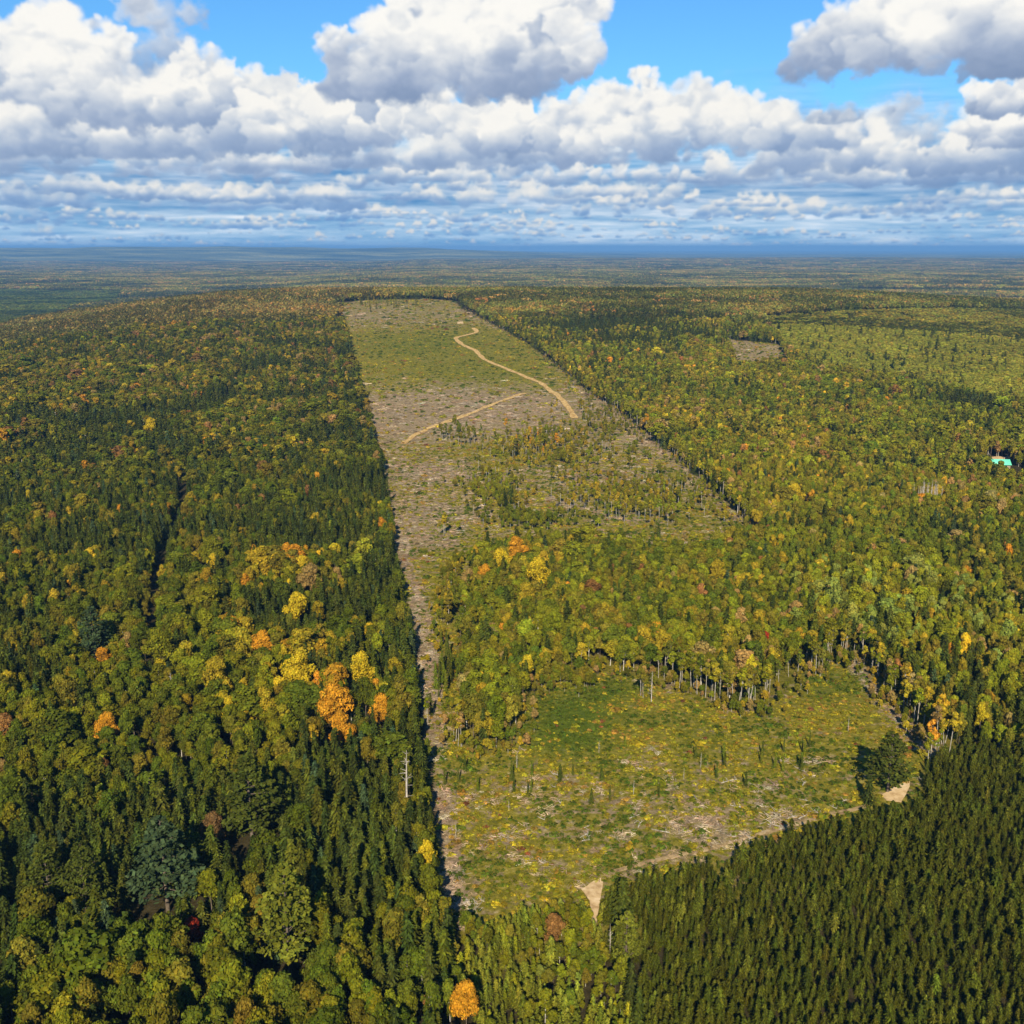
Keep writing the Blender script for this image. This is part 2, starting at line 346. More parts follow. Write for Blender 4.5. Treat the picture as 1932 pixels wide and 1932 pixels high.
# ---------------------------------------------------------------- ground
def build_ground():
    n = 760
    u = np.linspace(-1, 1, n); ax = 70 * np.sinh(u * 7.35)                 # to about +-54 km
    uy = np.linspace(-1, 1, n); ay = 330 + 110 * np.sinh(uy * 6.9)
    ax = np.clip(ax, -52000, 52000)
    X, Y = np.meshgrid(ax, ay); Z = terrain(X, Y)
    V = np.stack([X, Y, Z], -1).reshape(-1, 3)
    i = np.arange(n * n).reshape(n, n); F = np.stack([i[:-1, :-1], i[:-1, 1:], i[1:, 1:], i[1:, :-1]], -1).reshape(-1, 4)
    m, nt = newmat('forest_ground'); g = NT(nt)
    o = mesh_obj('ground', V, F, [m], smooth=True); tag(o, 'rolling forest floor and cut-over ground', 'ground', kind='structure')
    x, y = V[:, 0], V[:, 1]
    cut = (inside(CUT, x, y) | inside(RPATCH, x, y)).astype(float); cut = np.maximum(cut, .8 * ((x > np.interp(y, CUT[:14, 1], CUT[:14, 0]) + 6) & (y > 100) & (y < 900) & (dist_line(np.vstack([CUT, CUT[:1]]), x, y) < 12))); mead = inside(MEADOW, x, y).astype(float)
    bare = np.maximum(bareness(x, y), inside(RPATCH, x, y) * .8); green = greenness(x, y)
    me = o.data; a = me.attributes.new('zone', 'FLOAT_COLOR', 'POINT')
    c = np.stack([cut, bare, green, mead], -1).astype(np.float32); a.data.foreach_set('color', c.ravel())
    geo = g.n('NewGeometry'); pos = geo.outputs['Position']
    zn = g.attr('zone'); sp = g.n('SeparateColor'); g.l(zn.outputs['Color'], sp.inputs[0])
    n1 = g.noise(pos, .55, 7, .78); n2 = g.noise(pos, .26, 6, .68); n3 = g.noise(g.scale(pos, (.25, .9, 1)), .22, 5, .65)
    n4 = g.noise(pos, .012, 4, .55)
    grass = g.ramp(n1, [(.28, (.045, .046, .007)), (.44, (.110, .100, .010)), (.56, (.19, .155, .022)), (.68, (.30, .24, .07))])
    brown = g.ramp(n1, [(.25, (.06, .042, .022)), (.42, (.15, .108, .062)), (.58, (.27, .20, .11)), (.72, (.44, .35, .19))])
    f = g.n('Math', operation='ADD'); g.l(g.map_range(n2, .35, .65, -.5, .5), f.inputs[0]); g.l(sp.outputs[1], f.inputs[1])
    f2 = g.n('Math', operation='ADD'); g.l(g.map_range(n3, .3, .7, -.35, .35), f2.inputs[0]); g.l(f.outputs[0], f2.inputs[1])
    open_ = g.mix(g.map_range(f2.outputs[0], .3, .7), grass, brown)
    ggreen = g.ramp(n1, [(.3, (.030, .045, .005)), (.5, (.060, .085, .008)), (.7, (.11, .13, .015))])
    open_ = g.mix(sp.outputs[2], open_, ggreen)
    floor_ = g.ramp(n1, [(.3, (.018, .015, .007)), (.6, (.050, .040, .018)), (.8, (.09, .07, .035))])
    near = g.mix(sp.outputs[0], floor_, open_)
    mead_c = g.ramp(g.noise(pos, .05, 6, .7), [(.35, (.030, .045, .005)), (.5, (.055, .075, .008)), (.65, (.085, .10, .012))])
    near = g.mix(zn.outputs['Alpha'], near, mead_c)
    # beyond the modelled trees the ground carries the tone of the canopy
    fine = g.noise(pos, .05, 5, .75); broad = g.noise(g.scale(pos, (.35, 1, 1)), .0022, 8, .72)
    can = g.ramp(fine, [(.38, (.040, .052, .020)), (.5, (.13, .14, .052)), (.64, (.26, .23, .10))])
    stand = g.ramp(broad, [(.38, (.14, .20, .20)), (.46, (.45, .50, .44)), (.54, (.9, .9, .75)), (.62, (1.6, 1.4, 1.0))])  # broad tone of the far stands; dark patches painted in for cloud shadow
    can = g.mix(1.0, can, stand, 'MULTIPLY')
    ln = g.n('VectorMath', operation='LENGTH'); g.l(pos, ln.inputs[0])
    allc = g.mix(g.map_range(ln.outputs[1], 3500, 6500), near, can)
    b = g.n('BsdfDiffuse'); g.l(allc, b.inputs[0])
    bp = g.n('Bump'); bp.inputs['Strength'].default_value = .8; bp.inputs['Distance'].default_value = .5; g.l(n1, bp.inputs['Height']); g.l(bp.outputs[0], b.inputs['Normal'])
    oo = g.n('OutputMaterial'); g.l(b.outputs[0], oo.inputs[0])
    return o
def spots(x, y, lst):
    s = np.zeros(np.shape(x))
    for (px, py, r, v) in lst:
        a, b = at(px, py); r = r * 1.0
        s = s + v * np.exp(-((x - a) ** 2 + (y - b) ** 2) / (2 * r * r))
    return s
def bareness(x, y):
    b = np.full(np.shape(x), .06) + .20 * sstep(300, 420, y) 
    b = b + spots(x, y, [(790, 970, 22, .55), (760, 900, 26, .5), (830, 880, 22, .3), (760, 1020, 16, .5), (780, 780, 60, .45), (870, 760, 55, .4), (720, 800, 50, .4), (1000, 760, 50, .3), (1150, 830, 40, .35), (1060, 900, 25, .25), (1180, 900, 25, .2), (1000, 860, 25, -.25), (900, 660, 100, -.4), (760, 650, 100, -.35), (700, 600, 160, .3), (900, 860, 20, -.2),
        (1000, 1540, 20, .12), (1250, 1500, 20, .12), (1100, 1340, 12, -.5), (1050, 1390, 9, -.4), (1560, 1290, 14, -.3), (1400, 1580, 12, .3), (1450, 1480, 16, .05), (1150, 1600, 18, .15)])
    for T in TRACKS: b = b + .85 * np.exp(-(dist_line(T, x, y) / 2.8) ** 2)
    b = b + .35 * np.exp(-(dist_line(CUT[:6], x, y) / 4.5) ** 2) + .35 * np.exp(-(dist_line(CUT[17:27], x, y) / 7) ** 2) + .35 * np.exp(-(dist_line(CUT[44:54], x, y) / 3.5) ** 2)
    return b
def greenness(x, y):
    return np.clip(spots(x, y, [(1090, 1345, 9, 1.0), (1060, 1395, 7, .9), (1160, 1300, 7, .6), (1330, 1390, 6, .4), (800, 650, 60, .45), (900, 700, 50, .3), (1560, 1290, 9, .6)]), 0, .95)

# ---------------------------------------------------------------- foliage meshes
def frames(N, rng):
    N = N / np.maximum(np.linalg.norm(N, axis=1, keepdims=True), 1e-6)
    R = rng.normal(size=N.shape); T = np.cross(N, R); T /= np.maximum(np.linalg.norm(T, axis=1, keepdims=True), 1e-6)
    return N, T, np.cross(N, T)
def quads(C, T, B, a, b):
    a = np.reshape(a, (-1, 1)); b = np.reshape(b, (-1, 1))
    return np.stack([C - T * a - B * b * .6, C + T * a * .7 - B * b, C + T * a + B * b * .6, C - T * a * .7 + B * b], 1)
def tube(p0, p1, r0, r1, k=6):
    p0 = np.array(p0, float); p1 = np.array(p1, float); d = p1 - p0; d /= np.linalg.norm(d) + 1e-9
    a = np.cross(d, [0.3, .2, .9] if abs(d[2]) < .9 else [1, 0, 0]); a /= np.linalg.norm(a); b = np.cross(d, a)
    t = np.arange(k) * 2 * math.pi / k; ring = np.cos(t)[:, None] * a + np.sin(t)[:, None] * b
    V = np.concatenate([p0 + ring * r0, p1 + ring * r1]); i = np.arange(k); j = (i + 1) % k
    return V, np.stack([i, j, j + k, i + k], -1)
def merge(parts):
    Vs, Fs, n = [], [], 0
    for V, F in parts: Vs.append(V); Fs.append(F + n); n += len(V)
    return np.concatenate(Vs), np.concatenate(Fs)
def leafmesh(Q, shade):
    n = len(Q); V = Q.reshape(-1, 3); F = np.arange(n * 4).reshape(n, 4); return V, F, np.repeat(shade, 4, 0)
def vary(n, rng, amt=.22, hue=.08):
    s = rng.normal(1, amt, n).clip(.45, 1.7)[:, None]; h = rng.normal(0, hue, n)[:, None]
    return s * np.concatenate([1 + h, 1 + 0 * h, 1 - h], 1)

def conifer(seed, H, R, tiers, per, leaf, top=1.0, bare=.08, droop=.28, k=3):
    rng = np.random.default_rng(seed); C, Nn, T, A, B, S = [], [], [], [], [], []
    for i in range(tiers):
        f = (i + rng.uniform(-.3, .3)) / tiers; f = min(max(f, 0), .985); z = H * (bare + (1 - bare) * f)
        r = R * (1 - f) ** .8 * rng.uniform(.8, 1.12) + .12; nb = max(4, int(per * (1 - .5 * f))); ph = rng.uniform(0, 6.28)
        for j in range(nb):
            t = ph + j * 2 * math.pi / nb + rng.normal() * .22; rr = r * rng.uniform(.7, 1.15); d = np.array([math.cos(t), math.sin(t), 0])
            sh = rng.uniform(.7, 1.3)
            for q in range(k):
                s = (q + .75) / k; p = d * rr * s + np.array([0, 0, z - droop * rr * s + .05]) + rng.normal(size=3) * leaf * .18
                nrm = np.array([d[0] * .55, d[1] * .55, .8]) + rng.normal(size=3) * .28
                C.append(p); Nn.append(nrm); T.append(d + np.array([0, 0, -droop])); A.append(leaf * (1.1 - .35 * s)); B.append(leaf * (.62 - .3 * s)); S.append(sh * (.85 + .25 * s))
    C = np.array(C); Nn = np.array(Nn); T = np.array(T); Nn /= np.linalg.norm(Nn, axis=1, keepdims=True)
    Bv = np.cross(Nn, T); Bv /= np.linalg.norm(Bv, axis=1, keepdims=True); T = np.cross(Bv, Nn)
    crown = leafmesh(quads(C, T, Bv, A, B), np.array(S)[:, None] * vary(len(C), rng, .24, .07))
    return crown, tube((0, 0, -.3), (0, 0, H * .97), .018 * H * .8, .02)
def lobed(seed, H, R, lobes, leaves, leaf, cb=.35, flat=1.0, up=.15, inner=.12):
    """a broadleaf crown: uneven lobes round a leaning axis, leaf clumps over each lobe"""
    rng = np.random.default_rng(seed); ch = H * (1 - cb); Ls = []
    for i in range(lobes):
        f = rng.uniform(0, 1) ** .8; t = rng.uniform(0, 6.28); e = math.sin(math.pi * min(.97, .22 + .72 * f)) ** .7
        d = R * .80 * e * rng.uniform(.4, 1.12); rr = R * rng.uniform(.20, .42) * (1.1 - .3 * f)
        Ls.append((d * math.cos(t), d * math.sin(t), H * cb + ch * (.1 + .8 * f), rr, rng.uniform(.8, 1.22)))
    Ls.append((0, 0, H - R * .4, R * .4, 1.1)); Ls.append((0, 0, H * cb + ch * .45, R * .6, .9))
    w = np.array([l[3] ** 2 for l in Ls]); idx = rng.choice(len(Ls), leaves, p=w / w.sum()); Lp = np.array(Ls)[idx]
    N = rng.normal(size=(leaves, 3)); N[:, 2] += up * 2; N /= np.linalg.norm(N, axis=1, keepdims=True)
    rad = Lp[:, 3] * rng.uniform(1 - inner * 3, 1.22, leaves)
    C = Lp[:, :3] + N * rad[:, None] * np.array([1, 1, flat * .85])
    Nj, T, B = frames(N + rng.normal(size=N.shape) * .42 + np.array([0, 0, .25]), rng)
    s = leaf * rng.uniform(.6, 1.35, leaves)
    crown = leafmesh(quads(C, T, B, s, s * .75), Lp[:, 4:5] * vary(leaves, rng, .19, .07))
    parts = [tube((0, 0, -.3), (0, 0, H * .55), .011 * H + .02, .008 * H), tube((0, 0, H * .55), (R * .05, 0, H * .9), .008 * H, .03)]
    for l in Ls[:5]: parts.append(tube((0, 0, H * rng.uniform(cb * .8, cb + .15)), l[:3], .007 * H, .02, 4))
    return crown, merge(parts)
def pine(seed, H, R, nbr, leaf, per=26):
    rng = np.random.default_rng(seed); C, S = [], []; parts = [tube((0, 0, -.3), (0, 0, H * .95), .02 * H, .05)]
    for i in range(nbr):
        f = (i + .5) / nbr; z = H * (.22 + .75 * f); L = R * (1 - f ** 2.2) ** .8 * rng.uniform(.6, 1.15) + .5; t = i * 2.4 + rng.normal() * .4
        tip = np.array([L * math.cos(t), L * math.sin(t), z + L * .16]); parts.append(tube((0, 0, z - .2), tip, .05 + .01 * L, .02, 4)); sh = rng.uniform(.75, 1.25)
        m = int(per * (.5 + L / R))
        s = rng.uniform(.3, 1.05, m); w = L * .26 * np.sin(np.pi * s.clip(0, .95)) + .35
        base = np.array([0, 0, z]) + (tip - np.array([0, 0, z])) * s[:, None]
        side = np.array([-math.sin(t), math.cos(t), 0]); P = base + side * (rng.normal(size=m) * w * .75)[:, None]; P[:, 2] += rng.normal(size=m) * .22 + .1
        C.append(P); S.append(np.full(m, sh))
    C = np.concatenate(C); S = np.concatenate(S); n = len(C); N = np.tile([0, 0, 1.0], (n, 1)) + rng.normal(size=(n, 3)) * .38 + C * np.array([.05, .05, 0])
    N, T, B = frames(N, rng); s = leaf * rng.uniform(.6, 1.3, n)
    return leafmesh(quads(C, T, B, s, s * .6), S[:, None] * vary(n, rng, .16, .05)), merge(parts)
def dead(seed, H, nbr=26, L=1.6):
    rng = np.random.default_rng(seed); parts = [tube((0, 0, -.3), (.1, 0, H * .6), .018 * H, .012 * H), tube((.1, 0, H * .6), (.25, .1, H), .012 * H, .03)]
    for i in range(nbr):
        z = H * rng.uniform(.25, .97); t = rng.uniform(0, 6.28); l = L * (1.1 - z / H) * rng.uniform(.5, 1.3) + .3
        parts.append(tube((.12, 0, z), (l * math.cos(t), l * math.sin(t), z + l * rng.uniform(-.2, .5)), .05, .02, 4))
    return merge(parts)

PROTO = {}
def proto(kind, i, crown, trunk, leafm, barkm):
    co = mesh_obj('crown', crown[0], crown[1], [leafm], link=False, cols=crown[2]) if crown is not None else None
    to = mesh_obj('trunk', trunk[0], trunk[1], [barkm], link=False)
    if crown is not None:
        V, F = merge([(crown[0], crown[1]), trunk]); cols = np.concatenate([crown[2], np.ones((len(trunk[0]), 3))]); mi = np.r_[np.zeros(len(crown[1]), int), np.ones(len(trunk[1]), int)]
        jo = mesh_obj('%s_shape.%03d' % (kind, i), V, F, [leafm, barkm], link=False, cols=cols, midx=mi)
    else: jo = mesh_obj('%s_shape.%03d' % (kind, i), trunk[0], trunk[1], [barkm], link=False, cols=np.ones((len(trunk[0]), 3)))
    PROTO.setdefault(kind, []).append((co, to, jo))
def make_protos():
    for i in range(6):
        proto('spruce', i, *conifer(100 + i, 10, 1.7, 26, 10, .33), NEEDLE, BARK)             # narrow spruce, 10 m
        proto('fir', i, *conifer(140 + i, 5, 1.22, 15, 10, .25, droop=.2), NEEDLE, BARK)          # short full plantation tree, 5 m
        proto('spruce_mid', i, *conifer(120 + i, 10, 1.7, 13, 7, .58, k=2), NEEDLE, BARK)
        proto('leafy', i, *lobed(200 + i, 10, 2.9, 18, 2300, .215), LEAF, PALE if i % 3 == 0 else BARK)   # broadleaf, 10 m
        proto('leafy_mid', i, *lobed(220 + i, 10, 2.9, 14, 560, .42), LEAF, PALE if i % 2 == 0 else BARK)
        proto('birch', i, *lobed(260 + i, 11, 1.7, 9, 560, .24, cb=.52), LEAF, BIRCH)
    for i in range(3):
        proto('maple', i, *lobed(300 + i, 14, 4.6, 34, 5200, .25, cb=.28), LEAF, BARK)
    for i in range(4):
        proto('pine', i, *pine(400 + i, 20, 5.2, 46, .42, 40), NEEDLE, BARK)
        proto('dead', i, None, dead(500 + i, 12), None, GREYWOOD)
    # far clumps: several crowns in one low mesh
    for i in range(8):
        rng = np.random.default_rng(600 + i); Vs, Fs, Cs, n = [], [], [], 0
        for k in range(13):
            con = rng.random() < (.25 + .5 * (i % 2)); x, y = rng.uniform(-9.5, 9.5, 2)
            if con: (V, F, S), _ = conifer(700 + i * 20 + k, rng.uniform(9, 13), 2.1, 6, 5, 1.0, k=2)
            else: (V, F, S), _ = lobed(700 + i * 20 + k, rng.uniform(8, 11), 3.1, 6, 75, 1.05)
            tn = np.array([.50, .56, .45]) if con else (rng.choice([1.0, 1.15, .9]) * np.array([1.0 + rng.uniform(-.1, .35), 1, 1 - rng.uniform(-.1, .2)]))
            Vs.append(V + np.array([x, y, 0])); Fs.append(F + n); Cs.append(S * tn); n += len(V)
        V = np.concatenate(Vs); F = np.concatenate(Fs); Cc = np.concatenate(Cs)
        PROTO.setdefault('clump', []).append((None, None, mesh_obj('clump_shape.%03d' % i, V, F, [LEAF], link=False, cols=Cc)))
    for i in range(6):                                           # low growth
        rng = np.random.default_rng(800 + i); m = 46
        N = rng.normal(size=(m, 3)); N[:, 2] = abs(N[:, 2]); N /= np.linalg.norm(N, axis=1, keepdims=True); C = N * np.array([.62, .62, .5]) * rng.uniform(.5, 1.1, (m, 1))
        N2, T, B = frames(N + rng.normal(size=N.shape) * .5, rng); s = rng.uniform(.12, .24, m)
        V, F, S = leafmesh(quads(C, T, B, s, s * .6), vary(m, rng, .25, .1)); PROTO.setdefault('bush', []).append((None, None, mesh_obj('bush_shape.%03d' % i, V, F, [BUSH], link=False, cols=S)))
        parts = []; cs = []
        for k in range(16):                                      # slash: crossed sticks and tops
            t = rng.uniform(0, 6.28); l = rng.uniform(.4, 1.5); p = np.r_[rng.normal(size=2) * .55, rng.uniform(.02, .3)]; d = np.array([math.cos(t), math.sin(t), rng.uniform(-.12, .25)]) * l
            parts.append(tube(p - d / 2, p + d / 2, rng.uniform(.03, .06), .025, 4)); cs.append(np.tile(rng.uniform(.5, 1.5) * np.ones(3), (8, 1)))
        V, F = merge(parts); PROTO.setdefault('slash', []).append((None, None, mesh_obj('slash_shape.%03d' % i, V, F, [SLASH], link=False, cols=np.concatenate(cs))))
make_protos()

def scatter(name, kinds, P, rot, scl, idx, tint, label, cat):
    """one object: its points carry copies of the shapes of the given kinds (idx counts through them)"""
    c = bpy.data.collections.new(name + '_shapes'); n = 0
    for k in kinds:
        for (_, _, j) in PROTO[k]:
            o = j.copy(); o.name = '%s_variant.%03d' % (name, n); c.objects.link(o); n += 1
    me = bpy.data.meshes.new(name); me.vertices.add(len(P)); me.vertices.foreach_set('co', np.asarray(P, np.float32).ravel())
    def add(nm, t, key, arr): a = me.attributes.new(nm, t, 'POINT'); a.data.foreach_set(key, np.asarray(arr).ravel())
    add('rot', 'FLOAT_VECTOR', 'vector', np.asarray(rot, np.float32)); add('scl', 'FLOAT_VECTOR', 'vector', np.asarray(scl, np.float32)); add('idx', 'INT', 'value', np.asarray(idx, np.int32)); add('tint', 'FLOAT_VECTOR', 'vector', np.asarray(tint, np.float32))
    o = bpy.data.objects.new(name, me); col.objects.link(o); tag(o, label, cat, kind='stuff')
    ng = bpy.data.node_groups.new(name, 'GeometryNodeTree'); ng.interface.new_socket('Geometry', in_out='INPUT', socket_type='NodeSocketGeometry'); ng.interface.new_socket('Geometry', in_out='OUTPUT', socket_type='NodeSocketGeometry')
    N = ng.nodes.new; gi = N('NodeGroupInput'); go = N('NodeGroupOutput'); ci = N('GeometryNodeCollectionInfo'); ci.inputs['Collection'].default_value = c; ci.inputs['Separate Children'].default_value = True; ci.inputs['Reset Children'].default_value = True
    ip = N('GeometryNodeInstanceOnPoints'); ip.inputs['Pick Instance'].default_value = True
    def na(nm, t): a = N('GeometryNodeInputNamedAttribute'); a.data_type = t; a.inputs[0].default_value = nm; return a.outputs[0]
    e2r = N('FunctionNodeEulerToRotation')
    L = ng.links.new; L(gi.outputs[0], ip.inputs['Points']); L(ci.outputs[0], ip.inputs['Instance']); L(na('idx', 'INT'), ip.inputs['Instance Index']); L(na('rot', 'FLOAT_VECTOR'), e2r.inputs[0]); L(e2r.outputs[0], ip.inputs['Rotation']); L(na('scl', 'FLOAT_VECTOR'), ip.inputs['Scale']); L(ip.outputs[0], go.inputs[0])
    md = o.modifiers.new('scatter', 'NODES'); md.node_group = ng
    return o
# ---------------------------------------------------------------- haze
def build_haze():
    m, nt = newmat('air'); g = NT(nt); v = g.n('VolumePrincipled'); v.inputs['Color'].default_value = HAZE_COL; v.inputs['Density'].default_value = HAZE_DENS; v.inputs['Anisotropy'].default_value = 0
    o = g.n('OutputMaterial'); g.l(v.outputs[0], o.inputs['Volume'])
    x, y0, y1, z0, z1 = 53000, -54000, 54000, -130, HAZE_TOP
    V = [(sx * x, yy, zz) for zz in (z0, z1) for yy in (y0, y1) for sx in (-1, 1)]
    F = [(0, 2, 3, 1), (4, 5, 7, 6), (0, 1, 5, 4), (2, 6, 7, 3), (0, 4, 6, 2), (1, 3, 7, 5)]
    h = mesh_obj('haze', V, F, [m]); tag(h, 'thin blue haze over the far forest', 'haze', kind='stuff')
HAZE_COL = (.17, .40, .78, 1); HAZE_DENS = 1 / 15500
ground = build_ground(); zz = np.empty(len(ground.data.vertices) * 3, np.float32); ground.data.vertices.foreach_get('co', zz); HAZE_TOP = max(150.0, float(zz[2::3].max()) + 12); print('haze', float(zz[2::3].min()), HAZE_TOP); build_haze()

def ribbon(name, L, w, mat, label, cat, lift=.12, jit=.5, seed=1):
    pts = []
    for (a, b) in zip(L[:-1], L[1:]):
        n = max(2, int(math.dist(a, b) / 3))
        for i in range(n): pts.append((a[0] + (b[0] - a[0]) * i / n, a[1] + (b[1] - a[1]) * i / n))
    pts.append(L[-1]); P = np.array(pts)
    for _ in range(8): P[1:-1] = (P[:-2] + P[1:-1] * 2 + P[2:]) / 4
    T = np.gradient(P, axis=0); T /= np.linalg.norm(T, axis=1, keepdims=True); Nn = np.stack([-T[:, 1], T[:, 0]], 1)
    s = np.arange(len(P)) / 3.0; V = []
    for k in (-1, -.5, 0, .5, 1):
        e = w * .5 * k * (1 + jit * (fbm(s + (k > 0) * 31, s * 0, seed, 3) - .5) * 2); q = P + Nn * e[:, None]
        V.append(np.c_[q, terrain(q[:, 0], q[:, 1]) + lift + .05 * (1 - abs(k))])
    V = np.stack(V, 1).reshape(-1, 3); i = np.arange(len(P) * 5).reshape(-1, 5); F = np.stack([i[:-1, :-1], i[1:, :-1], i[1:, 1:], i[:-1, 1:]], -1).reshape(-1, 4)
    o = mesh_obj(name, V, F, [mat], smooth=True); tag(o, label, cat, kind='structure'); return o
def dirt_material(name, c0, c1, c2):
    m, nt = newmat(name); g = NT(nt); geo = g.n('NewGeometry'); nz = g.noise(geo.outputs['Position'], .5, 5, .65)
    b = g.n('BsdfDiffuse'); g.l(g.ramp(nz, [(.35, c0), (.5, c1), (.66, c2)]), b.inputs[0]); o = g.n('OutputMaterial'); g.l(b.outputs[0], o.inputs[0]); return m
DIRT = dirt_material('sandy_dirt', (.22, .13, .045), (.42, .27, .10), (.55, .40, .19)); DULL = dirt_material('rutted_dirt', (.12, .08, .04), (.26, .18, .085), (.38, .28, .15))
SANDM = dirt_material('pale_sand', (.32, .21, .10), (.47, .33, .17), (.56, .42, .25))
ribbon('dirt_road', ROAD, 4.6, DIRT, 'winding sandy logging road through the far half of the cut', 'road', lift=.35, jit=.6)
ribbon('dirt_track', TRACK, 4.2, DIRT, 'faint rutted track crossing the cut diagonally', 'track', lift=.3, jit=.9, seed=5)
def patch(P, name, label, cat, lift=.16):
    c = P.mean(0); V = [(*c, float(terrain(*c)) + lift + .06)]; n = len(P); R = []
    for i in range(n):
        a, b = P[i], P[(i + 1) % n]
        for k in range(6):
            t = k / 6; q = a + (b - a) * t; q = c + (q - c) * (1 + .16 * (float(fbm(np.array(i * 1.7 + t * 3), np.array(3.3), 40, 3)) - .5) * 2); R.append(q)
    for f in (.33, .66, 1):
        for q in R: p = c + (np.array(q) - c) * f; V.append((p[0], p[1], float(terrain(p[0], p[1])) + lift))
    m = len(R); F = [(0, 1 + i, 1 + (i + 1) % m) for i in range(m)]
    for r in range(2):
        for i in range(m): a = 1 + r * m + i; b = 1 + r * m + (i + 1) % m; F.append((a, a + m, b + m, b))
    o = mesh_obj(name, V, F, [SANDM], smooth=True); tag(o, label, cat, kind='structure')
ribbon('faint_track', [at(*p) for p in [(1640,1522),(1560,1540),(1480,1560),(1400,1584),(1330,1604),(1240,1622),(1160,1645)]], 1.15, DULL, 'faint pale track between the near field and the plantation', 'track', lift=.12, jit=1.3, seed=9)
patch(SAND[0], 'sand_road', 'pale sandy bend beside the big lone conifer', 'road'); patch(SAND[1], 'sand_path', 'pale sand opening at the near edge of the field', 'path'); patch(SAND[2], 'sand_landing', 'small sandy landing past the end of the winding road', 'landing')
patch(SAND[3], 'yard', 'bare yard round the green roofed cabin', 'yard')

